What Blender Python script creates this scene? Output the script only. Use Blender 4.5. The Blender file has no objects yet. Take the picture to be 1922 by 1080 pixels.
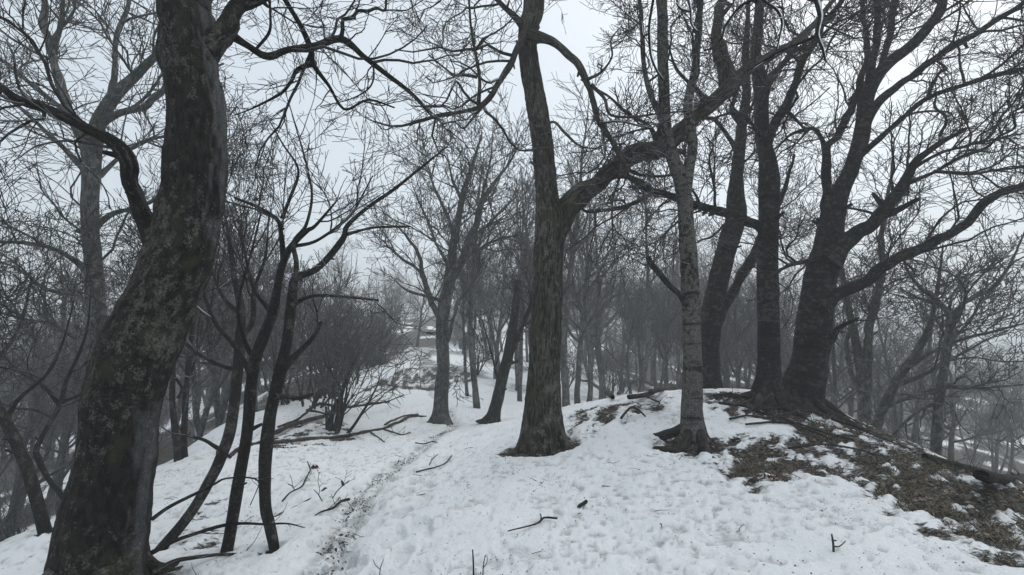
import bpy, math
import numpy as np

# ------------------------------------------------------------------ camera, sky, sun, exposure
scene = bpy.context.scene
col = scene.collection
F, CX, HY, EYE = 900.0, 961.0, 600.0, 1.6          # focal length in photo pixels, centre, horizon row, eye height
cam_d = bpy.data.cameras.new('camera')
cam_d.sensor_width = 36.0
cam_d.lens = 36.0 * F / 1922.0
cam_d.shift_y = (HY - 540.0) / 1922.0
cam_d.clip_start = 0.05
cam_d.clip_end = 2000.0
cam = bpy.data.objects.new('camera', cam_d)
cam.location = (0, 0, EYE)
cam.rotation_euler = (math.radians(90), 0, 0)
col.objects.link(cam)
scene.camera = cam

SUN_EL, SUN_AZ = 50.0, 40.0                         # degrees; azimuth clockwise from the view direction
world = bpy.data.worlds.new('World')
scene.world = world
world.use_nodes = True
wn = world.node_tree
wn.nodes.clear()
sky = wn.nodes.new('ShaderNodeTexSky')
sky.sky_type = 'NISHITA'
sky.sun_disc = False
sky.sun_elevation = math.radians(SUN_EL)
sky.sun_rotation = math.radians(SUN_AZ)
sky.air_density = 1.0
sky.dust_density = 4.0
sky.ozone_density = 1.0
hsv = wn.nodes.new('ShaderNodeHueSaturation')       # an overcast sky: the blue is veiled by cloud
bg = wn.nodes.new('ShaderNodeBackground')
bg.inputs['Strength'].default_value = 0.112
wo = wn.nodes.new('ShaderNodeOutputWorld')
hsv.inputs['Saturation'].default_value = 0.5
cloud = wn.nodes.new('ShaderNodeMix')               # closed cloud cover evens the clear-sky gradient out
cloud.data_type = 'RGBA'
cloud.inputs[0].default_value = 0.72
cloud.inputs[7].default_value = (5.4, 6.08, 6.6, 1)
wn.links.new(sky.outputs[0], hsv.inputs['Color'])
wn.links.new(hsv.outputs[0], cloud.inputs[6])
wn.links.new(cloud.outputs[2], bg.inputs['Color'])
wn.links.new(bg.outputs[0], wo.inputs['Surface'])

sun_d = bpy.data.lights.new('sun', 'SUN')
sun_d.energy = 1.5
sun_d.angle = math.radians(100)
sun_d.color = (1.0, 0.985, 0.97)
sun = bpy.data.objects.new('sun', sun_d)
sun.rotation_euler = (math.radians(90 - SUN_EL), 0, math.radians(180 - SUN_AZ))
sun.location = (0, 0, 40)
col.objects.link(sun)

scene.view_settings.view_transform = 'Standard'
scene.view_settings.look = 'None'
scene.view_settings.gamma = 1.0
scene.view_settings.use_curve_mapping = False
scene.view_settings.exposure = 0.42
scene.render.engine = 'CYCLES'
scene.cycles.max_bounces = 3
scene.cycles.diffuse_bounces = 2
scene.cycles.glossy_bounces = 1
scene.cycles.volume_bounces = 1
scene.cycles.use_denoising = True

HAZE_DENSITY = 0.0052

# ------------------------------------------------------------------ helpers: noise, projection
rng = np.random.default_rng(7)

def _h(ix, iy, iz):
    h = (ix.astype(np.uint32) * np.uint32(374761393) + iy.astype(np.uint32) * np.uint32(668265263)
         + iz.astype(np.uint32) * np.uint32(2246822519))
    h = (h ^ (h >> np.uint32(13))) * np.uint32(1274126177)
    h = h ^ (h >> np.uint32(16))
    return (h & np.uint32(0xFFFFFF)).astype(np.float64) / 16777215.0

def vnoise(p):
    p = np.asarray(p, float)
    i = np.floor(p).astype(np.int64)
    f = p - i
    f = f * f * (3 - 2 * f)
    x, y, z = i[..., 0], i[..., 1], i[..., 2]
    fx, fy, fz = f[..., 0], f[..., 1], f[..., 2]
    r = 0
    for dx in (0, 1):
        for dy in (0, 1):
            for dz in (0, 1):
                w = (fx if dx else 1 - fx) * (fy if dy else 1 - fy) * (fz if dz else 1 - fz)
                r = r + w * _h(x + dx, y + dy, z + dz)
    return r                                        # 0..1

def fbm(p, octaves=4):
    r, a, t = 0, 1.0, 0.0
    p = np.asarray(p, float)
    for k in range(octaves):
        r = r + a * vnoise(p * (2.03 ** k) + 17.3 * k)
        t += a
        a *= 0.5
    return r / t

def sstep(a, b, x):
    t = np.clip((x - a) / (b - a), 0, 1)
    return t * t * (3 - 2 * t)

def W(px, py, Y):
    return np.array([(px - CX) / F * Y, Y, EYE + (HY - py) / F * Y])

# ------------------------------------------------------------------ terrain height
_ctl = []
for px, py, Y in [(600, 1080, 3.0), (961, 1080, 2.9), (1500, 1080, 2.8), (1922, 1080, 2.8), (150, 1110, 3.0),
                  (690, 930, 5.0), (760, 870, 7.2), (830, 812, 11.2), (827, 793, 13.0), (880, 776, 14.5), (925, 792, 12.0),
                  (770, 720, 20), (700, 740, 17), (790, 655, 34), (785, 622, 60),
                  (961, 900, 4.8), (1300, 828, 6.0), (1025, 833, 6.2), (1250, 747, 8.0), (1440, 756, 8.3), (1510, 750, 8.6),
                  (1600, 900, 4.6), (1922, 905, 5.8), (1740, 852, 7.2), (1600, 793, 8.0), (1330, 730, 10.6),
                  (10, 1045, 3.9), (110, 970, 5.0), (310, 870, 7.4), (420, 795, 11), (540, 756, 14), (590, 692, 22),
                  (600, 820, 9.8), (1100, 770, 7.4), (1757, 850, 10), (1625, 815, 12), (450, 930, 5.2), (330, 1000, 4.4)]:
    _ctl.append(W(px, py, Y))
for x, y, z in [(0, 0, -1.6), (0, -6, -1.7), (6, -6, -3), (-6, -6, -3.6), (0, -60, -2), (-40, -40, -12), (40, -40, -12),
                (10, 6, -4.2), (14, 12, -5.5), (25, 20, -9), (45, 40, -13), (3.5, 15, -3.0), (6, 22, -4.2), (14, 36, -6),
                (-7, 5, -3.6), (-8, 8, -4.2), (-9.2, 11, -4.4), (-12, 8, -6.8), (-11.5, 16, -4.9), (-17, 20, -6.5), (-25, 25, -8.0),
                (-30, 15, -10), (-30, 33, -6.5), (-45, 45, -6), (-14, 100, 1.5), (20, 75, -5), (-40, 100, -3), (60, 100, -9),
                (-150, 0, -14), (150, 0, -16), (0, 200, -2), (0, -200, -8), (250, 250, -16), (-250, 250, -12),
                (-250, -250, -14), (250, -250, -14), (0, 420, -4), (-420, 0, -14), (420, 0, -16), (0, -420, -8),
                (0.5, 32, -3.6), (-16, 32, -4.5), (-1, 50, -3)]:
    _ctl.append(np.array([x, y, z + EYE]))
_ctl = np.array(_ctl)

def _phi(dx, dy):
    return np.sqrt(dx * dx + dy * dy + 0.6)

_n = len(_ctl)
_A = np.zeros((_n + 1, _n + 1))
_A[:_n, :_n] = _phi(_ctl[:, None, 0] - _ctl[None, :, 0], _ctl[:, None, 1] - _ctl[None, :, 1]) - np.eye(_n) * 0.02
_A[:_n, _n] = 1
_A[_n, :_n] = 1
_wt = np.linalg.solve(_A, np.append(_ctl[:, 2], 0))

def gh(x, y):
    x = np.asarray(x, float)
    y = np.asarray(y, float)
    sh = x.shape
    x, y = x.ravel(), y.ravel()
    out = np.empty(len(x))
    for s in range(0, len(x), 40000):
        xs, ys = x[s:s + 40000], y[s:s + 40000]
        out[s:s + 40000] = _phi(xs[:, None] - _ctl[None, :, 0], ys[:, None] - _ctl[None, :, 1]) @ _wt[:_n] + _wt[_n]
    d = np.hypot(x, y)
    fade = sstep(0.5, 4, d)
    out += fade * 0.10 * (fbm(np.stack([x * 0.7, y * 0.7, x * 0 + 3], -1), 3) - 0.5)
    out += 1.2 * sstep(14, 45, d) * (fbm(np.stack([x * 0.12, y * 0.12, x * 0 + 9], -1), 3) - 0.5)
    return out.reshape(sh)

_Ys = np.geomspace(1.2, 90, 500)

def G(px, py):
    """where the line of sight through a photo pixel meets the ground"""
    X = (px - CX) / F * _Ys
    Z = EYE + (HY - py) / F * _Ys
    g = gh(X, _Ys)
    k = np.argmax(g > Z)
    if g[k] <= Z[k]:
        k = len(_Ys) - 1
    return np.array([X[k], _Ys[k], g[k]])

def seg_dist(x, y, line):
    d = np.full(x.shape, 1e9)
    for a, b in zip(line[:-1], line[1:]):
        v = b - a
        t = np.clip(((x - a[0]) * v[0] + (y - a[1]) * v[1]) / (v @ v + 1e-9), 0, 1)
        d = np.minimum(d, np.hypot(x - a[0] - t * v[0], y - a[1] - t * v[1]))
    return d

def inside(x, y, poly):
    r = np.zeros(x.shape, bool)
    q = np.roll(poly, -1, axis=0)
    for (x0, y0), (x1, y1) in zip(poly, q):
        c = ((y0 > y) != (y1 > y)) & (x < (x1 - x0) * (y - y0) / (y1 - y0 + 1e-12) + x0)
        r ^= c
    return r

def signed(x, y, poly):
    """positive inside, metres"""
    d = seg_dist(x, y, np.vstack([poly, poly[:1]]))
    return np.where(inside(x, y, poly), d, -d)

# ------------------------------------------------------------------ materials
def new_mat(name):
    m = bpy.data.materials.new(name)
    m.use_nodes = True
    nt = m.node_tree
    b = nt.nodes['Principled BSDF']
    b.inputs['Roughness'].default_value = 0.9
    b.inputs['Specular IOR Level'].default_value = 0.2
    return m, nt, b

def node(nt, kind, **kw):
    n = nt.nodes.new(kind)
    for k, v in kw.items():
        if k in n.inputs.keys():
            n.inputs[k].default_value = v
        else:
            setattr(n, k, v)
    return n

def ramp(nt, src, stops):
    r = nt.nodes.new('ShaderNodeValToRGB')
    cr = r.color_ramp
    while len(cr.elements) < len(stops):
        cr.elements.new(0.5)
    for e, (p, c) in zip(cr.elements, stops):
        e.position = p
        e.color = tuple(c) + (1,) if len(c) == 3 else c
    nt.links.new(src, r.inputs['Fac'])
    return r.outputs['Color']

def g3(v):
    return (v, v, v)

def mixc(nt, fac, a, b, mode='MIX'):
    m = nt.nodes.new('ShaderNodeMix')
    m.data_type = 'RGBA'
    m.blend_type = mode
    for sock, val in ((m.inputs[0], fac), (m.inputs[6], a), (m.inputs[7], b)):
        if hasattr(val, 'is_linked'):
            nt.links.new(val, sock)
        elif isinstance(val, (int, float)):
            sock.default_value = val
        else:
            sock.default_value = tuple(val) + (1,)
    return m.outputs[2]

def mathn(nt, op, a, b=0.0, clamp=False):
    m = nt.nodes.new('ShaderNodeMath')
    m.operation = op
    m.use_clamp = clamp
    for sock, val in ((m.inputs[0], a), (m.inputs[1], b)):
        if hasattr(val, 'is_linked'):
            nt.links.new(val, sock)
        else:
            sock.default_value = val
    return m.outputs[0]

def bark_material(name, dark, mid, lichen, scale=1.0, stretch=1.0, lichen_amt=0.5, moss=None, moss_amt=0.0,
                  bands=0.0, frost=0.0, bump=0.6, patch=6.0):
    m, nt, b = new_mat(name)
    L = nt.links
    at = node(nt, 'ShaderNodeAttribute', attribute_name='bark')
    mp = node(nt, 'ShaderNodeMapping')
    L.new(at.outputs['Vector'], mp.inputs['Vector'])
    mp.inputs['Scale'].default_value = (1, 1, 1.0 / stretch)
    v = mp.outputs[0]
    n1 = node(nt, 'ShaderNodeTexNoise', Scale=22 * scale, Detail=8, Roughness=0.65)
    L.new(v, n1.inputs['Vector'])
    n2 = node(nt, 'ShaderNodeTexNoise', Scale=3.1 * scale, Detail=5, Roughness=0.6)
    L.new(at.outputs['Vector'], n2.inputs['Vector'])
    base = ramp(nt, n1.outputs['Fac'], [(0.42, dark), (0.57, mid)])
    base = mixc(nt, ramp(nt, n2.outputs['Fac'], [(0.35, g3(0)), (0.68, g3(0.75))]), base, dark)
    # lichen: blotches with broken edges
    nd = node(nt, 'ShaderNodeTexNoise', Scale=patch * 2.5, Detail=6, Roughness=0.7)
    L.new(at.outputs['Vector'], nd.inputs['Vector'])
    wv = node(nt, 'ShaderNodeMapping')
    wv.inputs['Scale'].default_value = (1, 1, 1.5 if bands else 0.8)
    L.new(at.outputs['Vector'], wv.inputs['Vector'])
    warp = node(nt, 'ShaderNodeVectorMath', operation='MULTIPLY_ADD')
    L.new(nd.outputs['Color'], warp.inputs[0])
    warp.inputs[1].default_value = (0.16, 0.16, 0.16)
    L.new(wv.outputs[0], warp.inputs[2])
    n3 = node(nt, 'ShaderNodeTexNoise', Scale=patch, Detail=4, Roughness=0.55)
    L.new(warp.outputs[0], n3.inputs['Vector'])
    n5 = node(nt, 'ShaderNodeTexNoise', Scale=1.3, Detail=2)
    L.new(at.outputs['Vector'], n5.inputs['Vector'])
    lf = mathn(nt, 'ADD', n3.outputs['Fac'], mathn(nt, 'MULTIPLY', mathn(nt, 'SUBTRACT', n5.outputs['Fac'], 0.5), 0.5))
    th = 0.66 - 0.22 * lichen_amt
    lm = ramp(nt, lf, [(th, g3(0)), (th + 0.03, g3(1))])
    sp = node(nt, 'ShaderNodeTexNoise', Scale=patch * 3.6, Detail=5, Roughness=0.75)
    L.new(warp.outputs[0], sp.inputs['Vector'])
    spk = ramp(nt, mathn(nt, 'ADD', sp.outputs['Fac'], mathn(nt, 'MULTIPLY', mathn(nt, 'SUBTRACT', n5.outputs['Fac'], 0.5), 0.35)),
               [(0.66 - 0.12 * lichen_amt, g3(0)), (0.70 - 0.12 * lichen_amt, g3(0.85))])
    lm = mathn(nt, 'MAXIMUM', lm, spk)
    n9 = node(nt, 'ShaderNodeTexNoise', Scale=70, Detail=5, Roughness=0.75)
    L.new(at.outputs['Vector'], n9.inputs['Vector'])
    lm = mathn(nt, 'MULTIPLY', lm, ramp(nt, n9.outputs['Fac'], [(0.36, g3(0.1)), (0.54, g3(1))]))
    n4 = node(nt, 'ShaderNodeTexNoise', Scale=45, Detail=4)
    L.new(at.outputs['Vector'], n4.inputs['Vector'])
    lc = mixc(nt, ramp(nt, n4.outputs['Fac'], [(0.35, g3(0)), (0.65, g3(1))]), [c * 0.45 for c in lichen], lichen)
    out = mixc(nt, lm, base, lc)
    if moss_amt > 0:
        n6 = node(nt, 'ShaderNodeTexNoise', Scale=4.0, Detail=6, Roughness=0.7)
        L.new(at.outputs['Vector'], n6.inputs['Vector'])
        mm = ramp(nt, n6.outputs['Fac'], [(0.62 - 0.2 * moss_amt, g3(0)), (0.72 - 0.2 * moss_amt, g3(0.8))])
        out = mixc(nt, mm, out, moss)
    if frost > 0:
        ge = node(nt, 'ShaderNodeNewGeometry')
        sx = node(nt, 'ShaderNodeSeparateXYZ')
        L.new(ge.outputs['Normal'], sx.inputs[0])
        side = mathn(nt, 'ADD', mathn(nt, 'MULTIPLY', sx.outputs['X'], 0.95), mathn(nt, 'MULTIPLY', sx.outputs['Z'], 0.2))
        ff = mathn(nt, 'MULTIPLY', ramp(nt, side, [(0.86, g3(0)), (0.97, g3(1))]),
                   ramp(nt, sp.outputs['Fac'], [(0.46, g3(0)), (0.56, g3(1))]))
        out = mixc(nt, mathn(nt, 'MULTIPLY', ff, frost), out, (0.5, 0.53, 0.56))
    if bands:                                           # dark cross-bands where the bark has cracked
        mb = node(nt, 'ShaderNodeMapping')
        mb.inputs['Scale'].default_value = (0.6, 0.6, 6.0)
        L.new(at.outputs['Vector'], mb.inputs['Vector'])
        nb = node(nt, 'ShaderNodeTexNoise', Scale=1.6, Detail=5, Roughness=0.65)
        L.new(mb.outputs[0], nb.inputs['Vector'])
        out = mixc(nt, ramp(nt, nb.outputs['Fac'], [(0.55, g3(0)), (0.62, g3(0.85))]), out, dark)
    L.new(out, b.inputs['Base Color'])
    h = mathn(nt, 'ADD', n1.outputs['Fac'], mathn(nt, 'MULTIPLY', lf, 0.5))
    h = mathn(nt, 'ADD', h, mathn(nt, 'MULTIPLY', n4.outputs['Fac'], 0.25))
    bp = node(nt, 'ShaderNodeBump', Strength=bump, Distance=0.02)
    L.new(h, bp.inputs['Height'])
    L.new(bp.outputs[0], b.inputs['Normal'])
    return m

M = {}
M['old'] = bark_material('bark_old_mossy', (0.004, 0.004, 0.0035), (0.026, 0.024, 0.019), (0.135, 0.132, 0.11), 1.3, 2.4, 0.40,
                         (0.028, 0.03, 0.014), 0.35, frost=0.3, bump=1.0, patch=20)
M['furrow'] = bark_material('bark_furrowed', (0.008, 0.0075, 0.006), (0.105, 0.098, 0.082), (0.19, 0.187, 0.16), 1.7, 6.0, 0.34,
                            (0.05, 0.05, 0.025), 0.45, bump=1.0, patch=16)  # dark crack pigment, its contrast also standing in for shade in the furrows
M['mottled'] = bark_material('bark_mottled', (0.008, 0.008, 0.0075), (0.04, 0.038, 0.034), (0.18, 0.176, 0.155), 1.5, 1.0, 0.90,
                             (0.03, 0.03, 0.016), 0.2, bands=1, bump=0.8, patch=13)
M['beech'] = bark_material('bark_beech_dark', (0.006, 0.006, 0.0055), (0.032, 0.031, 0.028), (0.085, 0.083, 0.074), 1.2, 1.0, 0.52,
                           (0.02, 0.02, 0.012), 0.2, bands=1, bump=0.9, patch=9)
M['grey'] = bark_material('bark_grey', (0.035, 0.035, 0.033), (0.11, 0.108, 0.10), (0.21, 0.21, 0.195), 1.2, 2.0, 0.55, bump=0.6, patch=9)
M['stem'] = bark_material('bark_stem', (0.008, 0.008, 0.007), (0.03, 0.029, 0.025), (0.10, 0.10, 0.085), 2.0, 1.0, 0.45, bump=0.7, patch=14)
M['rot'] = bark_material('wood_rotten', (0.015, 0.013, 0.010), (0.09, 0.075, 0.055), (0.16, 0.145, 0.11), 2.0, 8.0, 0.4, bump=0.9, patch=9)
M['root'] = bark_material('bark_root', (0.012, 0.011, 0.009), (0.055, 0.048, 0.038), (0.12, 0.115, 0.10), 2.0, 3.0, 0.35, bump=0.9, patch=9)

def twig_material(name, c0, c1, rime):
    m, nt, b = new_mat(name)
    L = nt.links
    tc = node(nt, 'ShaderNodeTexCoord')
    n = node(nt, 'ShaderNodeTexNoise', Scale=9.0, Detail=3)
    L.new(tc.outputs['Object'], n.inputs['Vector'])
    c = ramp(nt, n.outputs['Fac'], [(0.35, c0), (0.65, c1)])
    if rime > 0:
        ge = node(nt, 'ShaderNodeNewGeometry')
        sx = node(nt, 'ShaderNodeSeparateXYZ')
        L.new(ge.outputs['True Normal'], sx.inputs[0])
        n2 = node(nt, 'ShaderNodeTexNoise', Scale=2.3, Detail=3)
        L.new(tc.outputs['Object'], n2.inputs['Vector'])
        f = mathn(nt, 'MULTIPLY', ramp(nt, sx.outputs['Z'], [(0.25, g3(0)), (0.6, g3(1))]),
                  ramp(nt, n2.outputs['Fac'], [(0.42, g3(0)), (0.62, g3(1))]))
        c = mixc(nt, mathn(nt, 'MULTIPLY', f, rime), c, (0.42, 0.44, 0.46))
    L.new(c, b.inputs['Base Color'])
    return m

M['twig'] = twig_material('twigs_dark', (0.014, 0.013, 0.012), (0.040, 0.038, 0.034), 0.25)
M['twig_rime'] = twig_material('twigs_rimed', (0.014, 0.013, 0.012), (0.05, 0.048, 0.045), 0.8)
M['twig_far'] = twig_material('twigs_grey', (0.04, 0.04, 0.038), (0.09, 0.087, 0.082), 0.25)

def snow_nodes(nt, L, vec):
    n = node(nt, 'ShaderNodeTexNoise', Scale=1.7, Detail=5, Roughness=0.6)
    L.new(vec, n.inputs['Vector'])
    return ramp(nt, n.outputs['Fac'], [(0.3, (0.75, 0.785, 0.805)), (0.7, (0.84, 0.86, 0.87))])

def snow_material():
    m, nt, b = new_mat('snow')
    L = nt.links
    tc = node(nt, 'ShaderNodeTexCoord')
    L.new(snow_nodes(nt, L, tc.outputs['Object']), b.inputs['Base Color'])
    n = node(nt, 'ShaderNodeTexNoise', Scale=60, Detail=4)
    L.new(tc.outputs['Object'], n.inputs['Vector'])
    bp = node(nt, 'ShaderNodeBump', Strength=0.5, Distance=0.01)
    L.new(n.outputs['Fac'], bp.inputs['Height'])
    L.new(bp.outputs[0], b.inputs['Normal'])
    return m

M['snow'] = snow_material()

def ground_material():
    m, nt, b = new_mat('snowy_ground')
    L = nt.links
    tc = node(nt, 'ShaderNodeTexCoord')
    co = tc.outputs['Object']
    at = node(nt, 'ShaderNodeAttribute', attribute_name='bare')
    tr = node(nt, 'ShaderNodeAttribute', attribute_name='grime_pit_shade')
    snow = snow_nodes(nt, L, co)
    # fine grain and shallow pits of old snow
    nf = node(nt, 'ShaderNodeTexNoise', Scale=34, Detail=6, Roughness=0.7)
    L.new(co, nf.inputs['Vector'])
    nm = node(nt, 'ShaderNodeTexNoise', Scale=9, Detail=5, Roughness=0.6)
    L.new(co, nm.inputs['Vector'])
    # scattered crumbs of bark and leaf frozen into the snow
    vo = node(nt, 'ShaderNodeTexVoronoi', Scale=16, Randomness=1.0)
    L.new(co, vo.inputs['Vector'])
    vs = node(nt, 'ShaderNodeSeparateColor')
    L.new(vo.outputs['Color'], vs.inputs[0])
    crumb = mathn(nt, 'MULTIPLY', ramp(nt, vo.outputs['Distance'], [(0.08, g3(1)), (0.17, g3(0))]),
                  ramp(nt, vs.outputs[0], [(0.58, g3(0)), (0.60, g3(1))]))
    ns = node(nt, 'ShaderNodeTexNoise', Scale=1.1, Detail=3)
    L.new(co, ns.inputs['Vector'])
    crumb = mathn(nt, 'MULTIPLY', crumb, ramp(nt, ns.outputs['Fac'], [(0.36, g3(0)), (0.55, g3(0.9))]))
    snow = mixc(nt, crumb, snow, (0.10, 0.09, 0.075))
    # soil, leaf litter, moss
    v2 = node(nt, 'ShaderNodeTexVoronoi', Scale=26, Randomness=1.0)
    L.new(co, v2.inputs['Vector'])
    v2s = node(nt, 'ShaderNodeSeparateColor')
    L.new(v2.outputs['Color'], v2s.inputs[0])
    litter = ramp(nt, v2s.outputs[0], [(0.0, (0.016, 0.014, 0.011)), (0.45, (0.055, 0.046, 0.035)),
                                       (0.75, (0.11, 0.092, 0.07)), (1.0, (0.24, 0.215, 0.18))])
    mo = node(nt, 'ShaderNodeTexNoise', Scale=1.5, Detail=5, Roughness=0.65)
    L.new(co, mo.inputs['Vector'])
    litter = mixc(nt, ramp(nt, mo.outputs['Fac'], [(0.52, g3(0)), (0.66, g3(0.75))]), litter, (0.045, 0.042, 0.020))
    nl = node(nt, 'ShaderNodeTexNoise', Scale=24, Detail=5, Roughness=0.7)
    L.new(co, nl.inputs['Vector'])
    litter = mixc(nt, ramp(nt, nl.outputs['Fac'], [(0.40, g3(0.8)), (0.58, g3(0))]), litter, (0.008, 0.007, 0.006))
    # snow breaks up over the bare ground
    k = mathn(nt, 'ADD', at.outputs['Fac'], mathn(nt, 'MULTIPLY', mathn(nt, 'SUBTRACT', nm.outputs['Fac'], 0.5), 0.6))
    ms = node(nt, 'ShaderNodeMapping')                  # thin snow lies in streaks along the slope
    ms.inputs['Rotation'].default_value = (0, 0, math.radians(-30))
    ms.inputs['Scale'].default_value = (1.0, 2.6, 1.0)
    L.new(co, ms.inputs['Vector'])
    n7 = node(nt, 'ShaderNodeTexNoise', Scale=11, Detail=6, Roughness=0.7)
    L.new(ms.outputs[0], n7.inputs['Vector'])
    k = mathn(nt, 'ADD', k, mathn(nt, 'MULTIPLY', mathn(nt, 'SUBTRACT', n7.outputs['Fac'], 0.5), 1.5))
    n8 = node(nt, 'ShaderNodeTexNoise', Scale=1.2, Detail=6, Roughness=0.7)
    L.new(co, n8.inputs['Vector'])
    k = mathn(nt, 'ADD', k, mathn(nt, 'MULTIPLY', mathn(nt, 'SUBTRACT', n8.outputs['Fac'], 0.5), 0.8))
    k = mathn(nt, 'MULTIPLY', k, ramp(nt, at.outputs['Fac'], [(0.03, g3(0)), (0.22, g3(1))]))
    k = ramp(nt, k, [(0.46, g3(0)), (0.62, g3(1))])
    gr = mathn(nt, 'MULTIPLY', tr.outputs['Fac'], ramp(nt, nm.outputs['Fac'], [(0.40, g3(0)), (0.62, g3(1))]))
    snow = mixc(nt, gr, snow, (0.19, 0.185, 0.175))  # tints trail dirt and the painted shade of the pits
    L.new(mixc(nt, k, snow, litter), b.inputs['Base Color'])
    h = mathn(nt, 'ADD', mathn(nt, 'MULTIPLY', nf.outputs['Fac'], 0.75), mathn(nt, 'MULTIPLY', nm.outputs['Fac'], 0.45))
    h = mathn(nt, 'SUBTRACT', h, mathn(nt, 'MULTIPLY', k, 0.6))
    h = mathn(nt, 'SUBTRACT', h, mathn(nt, 'MULTIPLY', v2.outputs['Distance'], mathn(nt, 'MULTIPLY', k, 1.2)))
    bp = node(nt, 'ShaderNodeBump', Strength=0.9, Distance=0.035)
    L.new(h, bp.inputs['Height'])
    L.new(bp.outputs[0], b.inputs['Normal'])
    b.inputs['Roughness'].default_value = 0.75
    return m

M['ground'] = ground_material()

def island_material(name, stops, rough=0.9):
    m, nt, b = new_mat(name)
    ge = node(nt, 'ShaderNodeNewGeometry')
    nt.links.new(ramp(nt, ge.outputs['Random Per Island'], stops), b.inputs['Base Color'])
    b.inputs['Roughness'].default_value = rough
    return m

M['leaf'] = island_material('dead_leaves', [(0.0, (0.022, 0.018, 0.014)), (0.5, (0.085, 0.068, 0.05)), (0.85, (0.18, 0.15, 0.115)), (1.0, (0.27, 0.235, 0.19))])
M['red_leaf'] = island_material('red_leaves', [(0.0, (0.03, 0.010, 0.007)), (0.5, (0.085, 0.022, 0.014)), (1.0, (0.12, 0.06, 0.04))])
M['speck'] = island_material('bark_crumbs', [(0.0, (0.01, 0.009, 0.008)), (0.6, (0.04, 0.034, 0.028)), (1.0, (0.10, 0.088, 0.075))])
M['grass'] = island_material('withered_grass', [(0.0, (0.03, 0.024, 0.015)), (0.5, (0.095, 0.082, 0.058)), (1.0, (0.26, 0.23, 0.18))])

# ------------------------------------------------------------------ mesh building
def make_mesh(name, V, quads, tris, mat, attrs=None, smooth=True):
    me = bpy.data.meshes.new(name)
    V = np.ascontiguousarray(V, np.float32)
    nq, ntr = len(quads), len(tris)
    me.vertices.add(len(V))
    me.vertices.foreach_set('co', V.ravel())
    loops = np.concatenate([np.asarray(quads, np.int32).ravel(), np.asarray(tris, np.int32).ravel()])
    me.loops.add(len(loops))
    me.loops.foreach_set('vertex_index', loops)
    me.polygons.add(nq + ntr)
    st = np.concatenate([np.arange(nq) * 4, nq * 4 + np.arange(ntr) * 3]).astype(np.int32)
    me.polygons.foreach_set('loop_start', st)
    me.polygons.foreach_set('use_smooth', np.full(nq + ntr, smooth))
    for k, v in (attrs or {}).items():
        v = np.ascontiguousarray(v, np.float32)
        if v.ndim == 2:
            a = me.attributes.new(k, 'FLOAT_VECTOR', 'POINT')
            a.data.foreach_set('vector', v.ravel())
        else:
            a = me.attributes.new(k, 'FLOAT', 'POINT')
            a.data.foreach_set('value', v)
    me.update(calc_edges=True)
    me.materials.append(mat)
    return me

def obj(name, me, parent=None, loc=(0, 0, 0)):
    o = bpy.data.objects.new(name, me)
    col.objects.link(o)
    o.location = loc
    if parent is not None:
        o.parent = parent
    return o

def thing(name, label, cat, loc=(0, 0, 0), group=None, rz=0.0):
    o = bpy.data.objects.new(name, None)
    o.empty_display_size = 0.1
    col.objects.link(o)
    o.location = tuple(float(c) for c in loc)
    o.rotation_euler = (0, 0, rz)
    o['label'] = label
    o['category'] = cat
    if group:
        o['group'] = group
    return o

def tag(o, label, cat, group=None, kind=None):
    o['label'] = label
    o['category'] = cat
    if group:
        o['group'] = group
    if kind:
        o['kind'] = kind
    return o

def unit(v):
    return v / (np.linalg.norm(v, axis=-1, keepdims=True) + 1e-9)

def tubes(P, R, sides, lump=None, tip=True, flare=None):
    """P (B,n,3), R (B,n): one tube a polyline. Returns verts, quads, tris, bark coordinates"""
    B, n, _ = P.shape
    T = np.gradient(P, axis=1)
    T = unit(T)
    ref = np.where(np.abs(T[:, 0, 2:3]) > 0.8, np.array([[1.0, 0, 0]]), np.array([[0, 0, 1.0]]))
    U = np.empty_like(P)
    u = unit(ref - T[:, 0] * np.sum(ref * T[:, 0], -1, keepdims=True))
    for i in range(n):
        u = unit(u - T[:, i] * np.sum(u * T[:, i], -1, keepdims=True))
        U[:, i] = u
    Vv = np.cross(T, U)
    th = np.arange(sides) * 2 * np.pi / sides
    c, s = np.cos(th), np.sin(th)
    dirs = U[:, :, None, :] * c[None, None, :, None] + Vv[:, :, None, :] * s[None, None, :, None]
    rr = np.repeat(R[:, :, None], sides, 2)
    S = np.concatenate([np.zeros((B, 1)), np.cumsum(np.linalg.norm(np.diff(P, axis=1), axis=-1), 1)], 1)
    ro = rng.uniform(-50, 50, (B, 1, 1, 3))
    rm = R.max(axis=1)[:, None, None]
    bk = np.stack([np.broadcast_to(rm * c[None, None], rr.shape), np.broadcast_to(rm * s[None, None], rr.shape),
                   np.broadcast_to(S[:, :, None], rr.shape)], -1) + ro
    if lump is not None:
        rr = lump(rr, bk, S, th)
    V = P[:, :, None, :] + dirs * rr[..., None]
    V = V.reshape(-1, 3)
    idx = np.arange(B * n * sides).reshape(B, n, sides)
    a, b_ = idx[:, :-1], idx[:, 1:]
    a2, b2 = np.roll(a, -1, 2), np.roll(b_, -1, 2)
    quads = np.stack([a, a2, b2, b_], -1).reshape(-1, 4)
    bk = bk.reshape(-1, 3)
    tris = np.zeros((0, 3), int)
    if tip:
        V = np.vstack([V, P[:, -1] + T[:, -1] * R[:, -1:] * 0.6])
        bk = np.vstack([bk, bk.reshape(B, n, sides, 3)[:, -1, 0]])
        ti = B * n * sides + np.arange(B)
        last = idx[:, -1]
        tris = np.stack([last, np.roll(last, -1, 1), np.repeat(ti[:, None], sides, 1)], -1).reshape(-1, 3)
    return V, quads, tris, bk

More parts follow.
